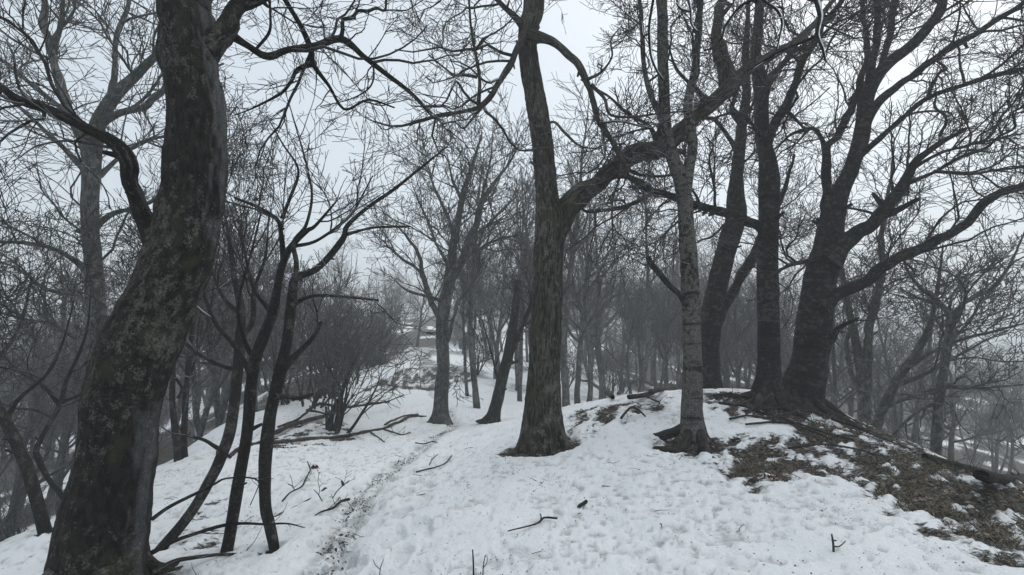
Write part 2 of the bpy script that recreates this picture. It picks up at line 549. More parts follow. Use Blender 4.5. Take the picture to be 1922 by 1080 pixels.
def join(parts):
    Vs, Q, T, K, o = [], [], [], [], 0
    for V, q, t, k in parts:
        Vs.append(V)
        Q.append(q + o)
        T.append(t + o)
        K.append(k)
        o += len(V)
    return np.vstack(Vs), np.vstack(Q), np.vstack(T), np.vstack(K)

def resample(C, step):
    """C (m,4) rows x,y,z,r -> Catmull-Rom, about `step` apart"""
    C = np.asarray(C, float)
    if len(C) == 2:
        C = np.vstack([C[0], C.mean(0), C[1]])
    E = np.vstack([2 * C[0] - C[1], C, 2 * C[-1] - C[-2]])
    out = []
    for i in range(1, len(E) - 2):
        p0, p1, p2, p3 = E[i - 1], E[i], E[i + 1], E[i + 2]
        m = max(2, int(np.linalg.norm(p2[:3] - p1[:3]) / step))
        t = (np.arange(m) / m)[:, None]
        out.append(0.5 * (2 * p1 + (p2 - p0) * t + (2 * p0 - 5 * p1 + 4 * p2 - p3) * t ** 2 + (3 * p1 - p0 - 3 * p2 + p3) * t ** 3))
    out = np.vstack(out + [C[-1:]])
    out[:, 3] = np.maximum(out[:, 3], 0.0015)
    return out

def lump_plain(rr, bk, S, th):
    return rr * (1 + 0.13 * (fbm(bk * np.array([5, 5, 3.0]), 3) - 0.5) * 2)

def lump_old(rr, bk, S, th):
    q = rr * (1 + 0.16 * (fbm(bk * np.array([3.2, 3.2, 2.2]), 4) - 0.5) * 2)
    q = q + 0.016 * (fbm(bk * np.array([26, 26, 15.0]), 3) - 0.5)
    n = vnoise(bk * np.array([7, 7, 4.0]))
    return q + 0.014 * sstep(0.62, 0.8, n)

def lump_furrow(rr, bk, S, th):
    q = rr * (1 + 0.10 * (fbm(bk * np.array([4, 4, 1.2]), 3) - 0.5) * 2)
    r1 = 1 - np.abs(vnoise(bk * np.array([34, 34, 5.0])) * 2 - 1)
    r2 = 1 - np.abs(vnoise(bk * np.array([60, 60, 11.0]) + 5) * 2 - 1)
    return q + 0.022 * (r1 - 0.6) + 0.008 * (r2 - 0.5)

def with_flare(base, amount, height, lobes=5, ph=0.0):
    def f(rr, bk, S, th):
        q = base(rr, bk, S, th)
        e = np.exp(-S / height)[:, :, None]
        lob = 0.55 + 0.45 * np.cos(lobes * th + ph)[None, None] + 0.25 * np.cos((lobes - 2) * th + 2 * ph)[None, None]
        return q * (1 + amount * e * (0.35 + np.maximum(lob, 0)))
    return f

# ------------------------------------------------------------------ twigs, grown level by level
CLEAR = 1.15                                        # nothing grows this close to the photographer
def spawn(P, R, per_m, L0, L1, ang, up, wig, n, r_of_L, t0=0.12, taper=0.35, azim=None, keep=None, rmax=0.6, out=None):
    """children of every polyline in P (B,n,3)"""
    seg = np.linalg.norm(np.diff(P, axis=1), axis=-1)
    tot = seg.sum(1)
    cnt = rng.poisson(np.maximum(tot * per_m * (1 - t0), 0.0))
    par = np.repeat(np.arange(len(P)), cnt)
    if len(par) == 0:
        return np.zeros((0, n, 3)), np.zeros((0, n))
    t = t0 + (1 - t0) * rng.random(len(par)) ** 0.85
    m = P.shape[1]
    x = t * (m - 1)
    i = np.minimum(x.astype(int), m - 2)
    f = (x - i)[:, None]
    base = P[par, i] * (1 - f) + P[par, i + 1] * f
    tan = unit(P[par, i + 1] - P[par, i])
    rp = R[par, i] * (1 - f[:, 0]) + R[par, i + 1] * f[:, 0]
    rnd = rng.normal(size=(len(par), 3))
    perp = unit(rnd - tan * np.sum(rnd * tan, -1, keepdims=True))
    a = np.radians(rng.normal(ang, ang * 0.25, len(par)))[:, None]
    d = unit(np.cos(a) * tan + np.sin(a) * perp + np.array([0, 0, up]))
    L = rng.uniform(L0, L1, len(par)) * np.clip(1.15 - 0.55 * t, 0.3, 1.2)
    L = np.minimum(L, np.maximum(tot[par] * 0.95, L0 * 0.6))
    C = np.empty((len(par), n, 3))
    C[:, 0] = base
    p = base
    for k in range(1, n):
        d = unit(d + wig * rng.normal(size=d.shape) + np.array([0, 0, up * 0.35]))
        p = p + d * (L / (n - 1))[:, None]
        C[:, k] = p
    r0 = np.minimum(rp * rmax + 0.0005, r_of_L(L))
    RR = r0[:, None] * (1 - (1 - taper) * np.linspace(0, 1, n)[None])
    ok = np.linalg.norm(C - np.array([0, 0, EYE]), axis=-1).min(1) > CLEAR
    if keep is not None:
        ok &= keep(C)
    return C[ok], RR[ok]

def twig_parts(carriers, levels, rmin):
    """carriers: list of (m,4). Returns mesh parts and last levels"""
    m = 14
    P, R = [], []
    for c in carriers:
        s = np.linspace(0, len(c) - 1, m)
        i = np.minimum(s.astype(int), len(c) - 2)
        f = (s - i)[:, None]
        q = c[i] * (1 - f) + c[i + 1] * f
        P.append(q[:, :3])
        R.append(q[:, 3])
    P, R = np.array(P), np.array(R)
    parts = []
    for k, lv in enumerate(levels):
        P, R = spawn(P, R, **{a: b for a, b in lv.items() if a not in ('sides', 'cap')})
        if CLEAR > 0 and k >= 1 and len(P):             # thin out what grows well outside the picture
            c = P.mean(1)
            yy = np.maximum(c[:, 1], 0.3)
            u, v = CX + c[:, 0] / yy * F, HY - (c[:, 2] - EYE) / yy * F
            ok = ((u > -200) & (u < 2122) & (v > -220)) | (rng.random(len(P)) < 0.3)
            P, R = P[ok], R[ok]
        if len(P) > lv.get('cap', 1e9):
            ok = rng.permutation(len(P))[:lv['cap']]
            P, R = P[ok], R[ok]
        if len(P) == 0:
            break
        R = np.maximum(R, rmin * 1.1)
        parts.append(tubes(P, R, lv['sides'], tip=lv['sides'] > 3))
    return parts

def std_levels(k=1.0, rk=1.0, up=0.12, d=1.0, wig=0.22, t0=0.2, ang=50):
    rl = lambda L: (0.0032 + 0.0085 * L) * rk
    return [dict(per_m=3.2 * d, L0=0.7 * k, L1=2.7 * k, ang=ang, up=up, wig=wig * 1.15, n=10, r_of_L=lambda L: (0.004 + 0.0125 * L) * rk, sides=5, t0=t0, cap=480),
            dict(per_m=4.2 * d / k, L0=0.35 * k, L1=1.4 * k, ang=46, up=up, wig=wig * 0.6, n=5, r_of_L=rl, sides=3, t0=0.12, cap=2000),
            dict(per_m=5.0 * d / k, L0=0.15 * k, L1=0.75 * k, ang=44, up=up * 0.7, wig=wig * 0.55, n=4, r_of_L=rl, sides=3, t0=0.12, cap=3300),
            dict(per_m=3.5 * d / k, L0=0.08 * k, L1=0.30 * k, ang=45, up=up * 0.5, wig=wig * 0.4, n=3, r_of_L=rl, sides=3, t0=0.15, cap=2200)]

class Tree:
    def __init__(s, name, label, base, mat='beech', twig='twig', cat='tree', group=None):
        s.root = thing(name, label, cat, base, group)
        s.b = np.array(base, float)
        s.mat, s.twig = M[mat], M[twig]
        s.car = []

    def add(s, part, C, lump=lump_plain, sides=None, step=None, carrier=True, mat=None, label=None, tip=True, under=None):
        r = np.max(C[:, 3])
        step = step or max(0.02, min(0.09, r * 0.45))
        c = resample(C, step)
        if part in ('limb', 'trunk', 'bough', 'side_branch', 'dead_limb', 'root'):
            q3 = np.column_stack([c[:, :3] * 2.2, ])
            amp = np.minimum(c[:, 3:4], 0.12) * (0.14 if part == 'trunk' else 0.9)
            lead = sstep(0, 0.25, np.linspace(0, 1, len(c)))[:, None]
            for f_, a_ in ((1.7, 1.0), (5.0, 0.45)):
                w = np.column_stack([vnoise(c[:, :3] * f_ + 7.7), vnoise(c[:, :3] * f_ + 31.1), vnoise(c[:, :3] * f_ + 57.9)]) - 0.5
                c[:, :3] += w * 2 * a_ * amp * lead
            c[:, 3] *= 1 + 0.22 * (vnoise(c[:, :3] * 4.0 + 3.3) - 0.5) * 2 * (0.2 if part == 'trunk' else 1.0)
        if part == 'limb':                              # a collar where it leaves its bearer
            sl = np.concatenate([[0], np.cumsum(np.linalg.norm(np.diff(c[:, :3], axis=0), axis=1))])
            c[:, 3] *= 1 + 0.35 * np.exp(-sl / (3.0 * c[0, 3] + 1e-4))
        k = np.linalg.norm(c[:, :3] - np.array([0, 0, EYE]), axis=1).min()
        sides = sides or int(np.clip(2 * np.pi * r / k * 480 / 2.2, 7, 40))
        q = c[:, :3] - s.b
        V, Q, T, K = tubes(q[None], c[None, :, 3], sides, lump, tip)
        if part in ('limb', 'trunk', 'bough') and r > 0.012:   # snapped-off side shoots and knots
            tot = np.linalg.norm(np.diff(c[:, :3], axis=0), axis=1).sum()
            pcs = [(V, Q, T, K)]
            for _ in range(rng.poisson(tot * (0.9 if part == 'trunk' else 1.8))):
                i = int(rng.uniform(0.22, 0.95) * (len(c) - 2))
                tn = unit(c[i + 1, :3] - c[i, :3])
                v_ = rng.normal(size=3)
                pv_ = unit(v_ - tn * (v_ @ tn))
                rr_ = min(c[i, 3], 0.11) * rng.uniform(0.18, 0.42)
                d_ = unit(pv_ + tn * rng.uniform(0.2, 0.9))
                L_ = c[i, 3] + rr_ * rng.uniform(1.5, 6)
                st = np.array([[*(q[i] + d_ * L_ * t_), rr_ * (1.5 - 0.75 * t_)] for t_ in (0.1, 0.5, 0.8, 1.0)])
                pcs.append(tubes(st[None, :, :3], st[None, :, 3], 6, None, True))
            V, Q, T, K = join(pcs)
        o = obj(part, make_mesh(part, V, Q, T, mat or s.mat, {'bark': K}), s.root)
        if under is not None:
            o.parent = under
        s.last = o
        if label:
            o['label'] = label
        if carrier:
            s.car.append(c)
        return c

    def crown(s, levels, rmin, extra=None, name='crown'):
        parts = twig_parts((s.car if extra is None else extra), levels, rmin)
        if not parts:
            return
        V, Q, T, K = join(parts)
        o = obj(name, make_mesh(name, V - s.b, Q, T, s.twig, {'bark': K}), s.root)
        o['kind'] = 'stuff'

def T(pts, Y0, Y1=None, wscale=1.0, bow=0.0):
    """photo pixels with widths -> points at their own distance; Y runs from Y0 to Y1"""
    Y1 = Y0 if Y1 is None else Y1
    n = len(pts)
    d = [0.0]
    for a, b in zip(pts[:-1], pts[1:]):
        d.append(d[-1] + math.hypot(a[0] - b[0], a[1] - b[1]))
    out = []
    for p, s in zip(pts, d):
        t = s / max(d[-1], 1e-6)
        Y = Y0 + (Y1 - Y0) * t + bow * math.sin(math.pi * t)
        cs = 1.0 / math.hypot(1.0, (p[0] - CX) / F)            # seen from the side of the lens a round stem looks wider
        out.append(list(W(p[0], p[1], Y)) + [p[2] * 0.46 / F * Y * wscale * cs])
    return np.array(out)

def lin(pts, w0, w1):
    n = len(pts)
    return [(x, y, w0 + (w1 - w0) * i / (n - 1)) for i, (x, y) in enumerate(pts)]

# ------------------------------------------------------------------ ground
def GP(l):
    return np.array([G(*p)[:2] for p in l])

PATH = np.vstack([GP([(560, 1130), (620, 1050), (655, 970), (690, 918), (745, 872), (800, 832), (850, 800)]),
                  [[-2.0, 15], [-3.6, 20], [-5.2, 27], [-6.6, 34], [-9, 46], [-11.7, 60]]])
BARE = [  # outlines of ground the snow has left, walked round on the ground itself
    (np.vstack([GP([(1345, 845), (1352, 880), (1372, 915), (1398, 930), (1440, 905), (1500, 890), (1570, 892), (1640, 925), (1690, 968), (1760, 985), (1820, 1010), (1900, 1050), (1990, 1075)]),
                [[9.5, 4], [9.5, 9.0], [7.2, 10.5]], GP([(1600, 790), (1500, 752)]), [[4.3, 9.3], [3.2, 9.4]],
                GP([(1320, 742), (1335, 775), (1420, 785), (1500, 815), (1430, 815), (1375, 815)])]), 0.66),
    (GP([(1690, 960), (1780, 930), (1922, 980), (2000, 1050), (1930, 1060), (1850, 1050), (1780, 1010), (1710, 1000)]), 0.62),
    (GP([(1235, 850), (1262, 826), (1340, 818), (1400, 830), (1350, 850), (1300, 846)]), 0.75),
    (GP([(1060, 800), (1075, 770), (1140, 760), (1260, 745), (1280, 778), (1180, 790), (1130, 805), (1080, 826), (1030, 838), (1000, 838)]), 0.50),
    (GP([(480, 840), (520, 800), (640, 790), (690, 812), (640, 838), (560, 842)]), 0.42),
    (GP([(300, 1030), (350, 975), (420, 940), (440, 980), (360, 1050)]), 0.42),
    (np.array([[-5.6, 18], [-2.5, 19], [-1.5, 24], [-3.5, 29], [-5.4, 25]]), 0.6),
    (np.array([[-11.5, 34], [-7.5, 34], [-8, 46], [-13, 48]]), 0.6),
]
PAD = []                                            # melted rings round trunks: x, y, radius

def bare_mask(x, y):
    b = np.zeros(x.shape)
    j = 0.35 * (fbm(np.stack([x * 2.2, y * 2.2, x * 0 + 1], -1), 4) - 0.5) * 2
    sx, sy = x * 0.8 - y * 0.6, x * 0.6 + y * 0.8
    streak = fbm(np.stack([sx * 10.0, sy * 3.6, x * 0 + 31], -1), 4)
    for poly, amt in BARE:
        lo, hi = poly.min(0) - 0.6, poly.max(0) + 0.6
        s = (x > lo[0]) & (x < hi[0]) & (y > lo[1]) & (y < hi[1])
        if s.any():
            d = signed(x[s], y[s], poly)
            b[s] = np.maximum(b[s], sstep(-0.32, 0.30, d + j[s] * 0.9) * np.clip(amt + 1.5 * (streak[s] - 0.5), 0.05, 1))
    for px_, py_, r in PAD:
        d = np.hypot(x - px_, y - py_)
        b = np.maximum(b, 0.8 * sstep(1.25, 0.7, d / r + 1.6 * j))
    # open woodland floor further off: thin, patchy snow
    far = sstep(11, 26, np.hypot(x, y))
    n = fbm(np.stack([x * 0.35, y * 0.35, x * 0 + 6], -1), 4)
    b = np.maximum(b, far * sstep(0.42, 0.60, n) * 0.52)
    side = sstep(6.5, 10, x) + sstep(-6.0, -8, x)
    b = np.maximum(b, np.clip(side, 0, 1) * sstep(0.26, 0.46, n) * 0.8)
    return b

def build_ground():
    fr = np.radians(66)
    th = np.concatenate([np.linspace(-fr, fr, 680), np.linspace(fr, 2 * np.pi - fr, 70)[1:-1]])
    r = np.concatenate([np.geomspace(0.7, 13, 270), np.geomspace(13, 420, 112)[1:]])
    A, Rr = np.meshgrid(th, r)
    x = np.sin(A) * Rr
    y = np.cos(A) * Rr
    z = gh(x, y)
    xf, yf = x.ravel(), y.ravel()
    dist = np.hypot(xf, yf)
    near = sstep(20, 8, dist)
    b = bare_mask(xf, yf)
    pd = seg_dist(xf, yf, PATH)
    on = np.exp(-(pd / 0.17) ** 2) * sstep(60, 20, dist)
    rim = np.exp(-((pd - 0.34) / 0.12) ** 2)
    N = lambda s, o, oc=3: fbm(np.stack([xf * s, yf * s, xf * 0 + o], -1), oc)
    dz = near * 0.026 * (N(2.5, 1) - 0.5) * 2
    dz += near * 0.017 * (N(14, 2, 3) - 0.5) * 2 * (0.3 + 0.9 * sstep(0.38, 0.62, N(0.9, 51, 2)))
    pit = np.maximum(N(11.0, 4, 2), N(22.0, 5, 2) - 0.01) - 0.10 * sstep(0.55, 0.4, N(0.8, 41, 2))
    dz -= near * 0.019 * sstep(0.60, 0.68, pit) * (1 - 0.6 * np.clip(b * 1.5, 0, 1))
    dz -= 0.060 * on - 0.02 * rim * near
    seg = np.linalg.norm(np.diff(PATH, axis=0), axis=1)
    cum = np.concatenate([[0], np.cumsum(seg)])
    pr = np.random.default_rng(5)
    prints = np.zeros(len(xf))
    for trk, off0 in ((0, 0.0), (1, 0.32), (2, 0.55)):
        sdist = 0.1 * trk
        left = 1
        while sdist < (16 if trk == 0 else 3.6):
            k_ = min(np.searchsorted(cum, sdist, side='right') - 1, len(seg) - 1)
            tt = (PATH[k_ + 1] - PATH[k_]) / seg[k_]
            nn = np.array([tt[1], -tt[0]])
            c_ = PATH[k_] + tt * (sdist - cum[k_]) + nn * (left * 0.085 + off0 + pr.normal() * 0.04)
            rx, ry = xf - c_[0], yf - c_[1]
            m_ = (np.abs(rx) < 0.4) & (np.abs(ry) < 0.4)
            if m_.any():
                a_ = pr.normal() * 0.25
                t2 = np.array([tt[0] * math.cos(a_) - tt[1] * math.sin(a_), tt[0] * math.sin(a_) + tt[1] * math.cos(a_)])
                lo_ = rx[m_] * t2[0] + ry[m_] * t2[1]
                la_ = rx[m_] * t2[1] - ry[m_] * t2[0]
                e_ = (lo_ / 0.17) ** 2 + (la_ / (0.070 + 0.014 * np.sign(lo_))) ** 2
                prints[m_] = np.maximum(prints[m_], sstep(1.25, 0.7, e_) * pr.uniform(0.5, 1.0))
            sdist += pr.uniform(0.28, 0.42)
            left = -left
    dz -= 0.075 * prints
    dz += near * on * 0.05 * (N(9, 8, 2) - 0.5) * 2
    bk = sstep(0.15, 0.6, b)
    dz -= near * 0.05 * bk
    dz += near * bk * 0.045 * (N(6, 11, 4) - 0.5) * 2
    zz = z.ravel() + dz
    grime_pit_shade = np.clip(0.8 * np.exp(-((pd - 0.06) / 0.085) ** 2) * sstep(0.30, 0.5, N(5, 21, 3)) + 0.30 * prints, 0, 1)
    grime_pit_shade = np.maximum(grime_pit_shade, near * 0.6 * sstep(0.62, 0.72, pit))  # pits darkened in the colour, standing in for the shade inside them
    nr, nt_ = x.shape
    idx = np.arange(nr * nt_).reshape(nr, nt_)
    a, c = idx[:-1], idx[1:]
    quads = np.stack([a, c, np.roll(c, -1, 1), np.roll(a, -1, 1)], -1).reshape(-1, 4)
    V = np.stack([xf, yf, zz], -1)
    V = np.vstack([V, [[0, 0, float(gh(np.array([0.0]), np.array([0.0]))[0])]]])
    ci = nr * nt_
    tr = np.stack([np.full(nt_, ci), idx[0], np.roll(idx[0], -1)], -1)
    me = make_mesh('ground', V, quads, tr, M['ground'], {'bare': np.append(b, 0), 'grime_pit_shade': np.append(grime_pit_shade, 0)})
    # make sure the sheet faces up
    if me.polygons[len(quads) // 3].normal.z < 0:
        me.flip_normals()
    o = obj('ground', me)
    o['kind'] = 'structure'
    return o

# ------------------------------------------------------------------ roots
def root_line(bx, by, ang, length, r0, curl=0.9, lift=0.14, n=9):
    a = ang
    p = np.array([bx, by], float)
    rows = []
    for i in range(n):
        t = i / (n - 1)
        zz = float(gh(np.array([p[0]]), np.array([p[1]]))[0]) - 0.05
        r = r0 * (1 - t) ** 1.2 + 0.008
        rows.append([p[0], p[1], zz + lift * max(0, 1 - t * 3.0) ** 1.5 + r * 0.75 * (1 - t), r])
        a += curl * rng.normal() * 0.45
        p = p + np.array([math.cos(a), math.sin(a)]) * length / (n - 1)
    return np.array(rows)

def roots(tree, x, y, rt, count, length, r0, a0=0, spread=2 * np.pi):
    for k in range(count):
        a = a0 + spread * (k + 0.5) / count + rng.normal() * 0.15
        C = root_line(x + math.cos(a) * rt * 0.55, y + math.sin(a) * rt * 0.55, a, length * rng.uniform(0.6, 1.2), r0 * rng.uniform(0.7, 1.15))
        tree.add('root', C, carrier=False, mat=M['root'], step=0.04)

# ------------------------------------------------------------------ the old leaning tree in the near left
def gz(x, y):
    return float(gh(np.array([x]), np.array([y]))[0])

YA = 3.0
base = W(190, 1110, YA)
base[2] = gz(base[0], base[1])
PAD.append((base[0], base[1], 0.45))
A = Tree('old_beech_tree', 'huge dark leaning tree with lichen blotches, thickest trunk, standing nearest', base, 'old', 'twig_rime')
C = T([(180, 1150, 215), (190, 1080, 197), (196, 1000, 180), (212, 900, 164), (226, 800, 163), (234, 740, 164), (260, 660, 166), (283, 600, 155),
       (311, 540, 146), (332, 480, 146), (358, 400, 132), (371, 300, 126), (368, 200, 121), (356, 120, 126), (350, 50, 114), (340, 0, 118)], YA, 3.25)
up = np.array([[-2.15, 3.3, 4.6, 0.17], [-2.3, 3.4, 5.6, 0.14], [-2.35, 3.5, 6.8, 0.10], [-2.2, 3.7, 8.2, 0.05], [-2.1, 3.8, 9.2, 0.015]])
A.add('trunk', np.vstack([C, up]), with_flare(lump_old, 0.28, 0.35, 5, 0.6), sides=84, step=0.024, carrier=False)
A.car.append(resample(up, 0.1))
LA = [
    T([(305, 460, 62), (284, 432, 50), (264, 400, 40), (246, 340, 35), (240, 302, 34), (216, 272, 36), (170, 246, 28), (100, 214, 24), (40, 192, 22), (0, 164, 18), (-60, 130, 14), (-150, 90, 9)], 3.1, 2.7),
    T([(380, 95, 62), (416, 66, 36), (428, 42, 30), (442, 16, 28), (475, -5, 25), (525, -28, 20), (600, -70, 15), (700, -130, 8)], 3.25, 3.4),
    T([(424, 60, 22), (462, 84, 14), (500, 104, 16), (540, 92, 14), (590, 85, 14), (640, 75, 13), (680, 108, 12), (722, 136, 11), (760, 166, 9), (790, 192, 8), (812, 216, 6)], 3.3, 3.8),
    T([(640, 75, 8), (643, 55, 8), (643, 38, 8), (660, 35, 8), (672, 22, 7), (690, 22, 7), (706, 16, 6), (722, 20, 5), (725, -5, 4)], 3.55, 3.4),
    T([(470, -60, 18), (510, -40, 15), (537, 0, 13), (565, 50, 12), (582, 90, 12), (587, 120, 10), (615, 160, 8), (645, 205, 6), (680, 190, 5), (700, 188, 4), (740, 202, 3)], 3.4, 3.9),
    T([(587, 120, 8), (557, 130, 8), (546, 150, 7), (530, 172, 6), (508, 186, 5), (470, 205, 4), (440, 216, 3)], 3.7, 3.6),
    T([(640, 75, 5), (665, 95, 5), (698, 120, 5), (696, 160, 4), (660, 185, 3), (600, 200, 2)], 3.6, 3.7),
    T([(500, 104, 7), (480, 95, 6), (505, 62, 7), (508, 30, 6), (504, -10, 6)], 3.4, 3.3),
]
for k, c in enumerate(LA):
    A.add('limb', c, lump_old if k < 2 else lump_plain)
dead = []
for pts in ([(285, 975, 12), (320, 950, 9), (380, 920, 8), (405, 907, 7), (425, 898, 5), (470, 897, 4), (486, 906, 3), (480, 925, 2), (470, 948, 2)],
            [(284, 1038, 13), (340, 1010, 9), (420, 986, 8), (456, 983, 7), (500, 985, 5), (540, 984, 4), (573, 991, 2)],
            [(284, 1076, 14), (330, 1052, 12), (365, 1046, 10), (415, 1041, 9), (450, 1041, 7), (500, 1037, 4)],
            [(284, 1076, 10), (330, 1068, 8), (365, 1055, 6), (395, 1047, 5)]):
    dead.append(A.add('dead_limb', T(pts, 3.0, 3.7), carrier=False))
A.crown(std_levels(0.5, 0.75, 0.02, 1.3, 0.26), 0.0018)
A.crown([dict(per_m=3.5, L0=0.08, L1=0.35, ang=42, up=0.0, wig=0.15, n=6, r_of_L=lambda L: 0.002 + 0.01 * L, sides=4, t0=0.25)], 0.0018, extra=dead, name='dead_twigs')
roots(A, base[0], base[1], 0.34, 4, 0.9, 0.07)

# ------------------------------------------------------------------ pale tree behind it
def ground_trunk(Cpx, ext=0.0):
    """bring the foot of a traced trunk down into the ground"""
    x, y = Cpx[0, 0], Cpx[0, 1]
    z = gz(x, y)
    if Cpx[0, 2] > z - 0.08:
        f = Cpx[0].copy()
        f[2] = z - 0.12
        f[3] *= 1.12
        Cpx = np.vstack([f, Cpx])
    return Cpx, np.array([x, y, z])

def traced(name, label, mat, twig, trunk, Y0, Y1, limbs, levels, rmin, lump=lump_plain, top=None, pad=0.0, sides=None, step=None,
           flare=None, group=None, carrier_from=0.35, cat='tree'):
    C, b = ground_trunk(T(trunk, Y0, Y1))
    if top is not None:
        last = C[-1]
        for dx, dy, dz_, rf in top:
            C = np.vstack([C, [last[0] + dx, last[1] + dy, last[2] + dz_, last[3] * rf]])
    t = Tree(name, label, b, mat, twig, cat, group)
    c = t.add('trunk', C, lump if flare is None else with_flare(lump, *flare), sides=sides, step=step, carrier=False)
    t.car.append(c[int(len(c) * carrier_from):])
    for l in limbs:
        t.add('limb', l)
    if levels:
        t.crown(levels, rmin)
    if pad:
        PAD.append((b[0], b[1], pad))
    return t

TOP = [(-0.05, 0.1, 1.0, 0.85), (0.05, 0.2, 2.2, 0.55), (0.1, 0.2, 3.4, 0.2), (0.1, 0.2, 4.0, 0.05)]
SHORT = [(0.0, 0.1, 0.6, 0.7), (0.05, 0.1, 1.3, 0.3), (0.05, 0.1, 1.7, 0.06)]

YB = 8.0
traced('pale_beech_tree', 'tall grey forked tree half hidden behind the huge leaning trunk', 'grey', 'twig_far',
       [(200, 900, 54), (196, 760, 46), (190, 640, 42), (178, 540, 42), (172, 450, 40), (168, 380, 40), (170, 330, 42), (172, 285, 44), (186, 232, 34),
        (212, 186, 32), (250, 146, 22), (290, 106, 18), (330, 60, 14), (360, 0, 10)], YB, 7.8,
       [T([(172, 300, 34), (150, 245, 28), (130, 212, 25), (110, 150, 22), (98, 95, 18), (86, 40, 17), (80, 0, 15), (72, -70, 10), (60, -160, 5)], 8.0, 8.4),
        T([(100, 100, 14), (112, 62, 12), (115, 0, 11), (118, -80, 6)], 8.2, 7.6),
        T([(208, 192, 18), (213, 140, 14), (215, 100, 13), (225, 55, 11), (240, 20, 10), (245, -10, 9), (252, -90, 5)], 7.9, 8.5),
        T([(190, 228, 22), (216, 218, 18), (250, 205, 17), (288, 186, 16), (330, 160, 10), (420, 120, 5)], 7.9, 7.0),
        T([(165, 325, 20), (125, 286, 15), (95, 255, 13), (60, 220, 11), (0, 180, 8), (-70, 150, 4)], 8.0, 7.2),
        T([(128, 212, 16), (100, 192, 13), (60, 160, 12), (0, 110, 10), (-80, 60, 5)], 8.1, 7.5),
        T([(178, 425, 18), (215, 400, 12), (250, 392, 11), (290, 380, 9), (340, 350, 6), (430, 330, 3)], 8.0, 7.4),
        T([(172, 515, 18), (122, 477, 13), (70, 458, 11), (0, 455, 9), (-80, 470, 5)], 8.0, 7.0),
        T([(182, 600, 14), (150, 560, 10), (90, 545, 9), (20, 500, 7), (-60, 480, 4)], 8.0, 8.8),
        T([(186, 330, 14), (230, 290, 9), (270, 265, 8), (330, 255, 5), (420, 250, 3)], 8.0, 8.6),
        T([(190, 660, 14), (150, 640, 11), (90, 610, 10), (40, 600, 8), (-60, 570, 4)], 8.0, 7.2)],
       std_levels(0.8, 0.9, 0.06, 1.8, 0.2, ang=52), 0.004, carrier_from=0.3)

# ------------------------------------------------------------------ the group of thin crooked stems
YC = 4.1
traced('crooked_tree', 'slim dark tree on the left slope whose top sweeps far to the right', 'stem', 'twig_rime',
       [(510, 1100, 25), (515, 1060, 24), (515, 1030, 22), (506, 985, 24), (499, 955, 25), (497, 900, 26), (500, 840, 29), (505, 790, 27), (514, 745, 26), (525, 700, 28), (537, 650, 24),
        (545, 590, 22), (550, 545, 20), (556, 522, 17), (590, 508, 14), (620, 480, 13), (645, 446, 12), (652, 424, 10), (690, 390, 8), (740, 355, 7), (790, 315, 5), (840, 275, 3)], 3.55, 4.6,
       [T([(546, 575, 12), (575, 560, 8), (610, 556, 7), (660, 560, 6), (710, 565, 4)], 4.0, 4.3),
        T([(652, 440, 8), (700, 428, 6), (770, 425, 4)], 4.3, 4.6),
        T([(530, 690, 18), (560, 660, 13), (590, 630, 11), (603, 605, 9)], 3.9, 4.1),
        T([(550, 545, 13), (556, 500, 11), (552, 455, 9), (575, 420, 7), (585, 360, 5), (570, 290, 4), (548, 215, 2)], 4.0, 4.3),
        T([(516, 745, 12), (540, 745, 9), (560, 748, 10), (585, 740, 7)], 3.8, 4.0)],
       std_levels(0.5, 0.8, 0.14, 0.8, 0.15, t0=0.25, ang=44), 0.0026, pad=0.12, sides=26, carrier_from=0.5)
traced('slender_tree', 'slim dark tree on the left slope, middle one of three close stems', 'stem', 'twig_rime',
       [(412, 1110, 27), (420, 1060, 26), (432, 1000, 26), (445, 920, 26), (458, 850, 25), (466, 790, 26), (470, 730, 26), (480, 675, 25), (497, 630, 24),
        (512, 590, 22), (522, 540, 18), (530, 500, 16), (546, 464, 13), (576, 434, 10), (592, 424, 7), (630, 380, 4)], 3.6, 4.4,
       [T([(534, 490, 13), (528, 440, 11), (520, 414, 9), (480, 390, 7), (440, 372, 5)], 4.3, 4.2),
        T([(530, 410, 8), (545, 370, 7), (560, 320, 6), (530, 270, 4), (500, 215, 2)], 4.3, 4.0),
        T([(470, 700, 14), (440, 650, 11), (405, 610, 9), (385, 560, 7), (370, 480, 4)], 4.0, 4.7),
        T([(512, 590, 11), (480, 545, 9), (462, 490, 7), (450, 420, 4)], 4.2, 4.6),
        T([(480, 680, 12), (460, 640, 10), (448, 570, 8), (470, 480, 6), (490, 400, 3)], 4.1, 3.7),
        T([(546, 464, 9), (600, 450, 7), (660, 400, 5), (700, 330, 3)], 4.3, 4.9)],
       std_levels(0.5, 0.8, 0.14, 0.8, 0.15, ang=44), 0.0026, pad=0.12, sides=26, carrier_from=0.55)
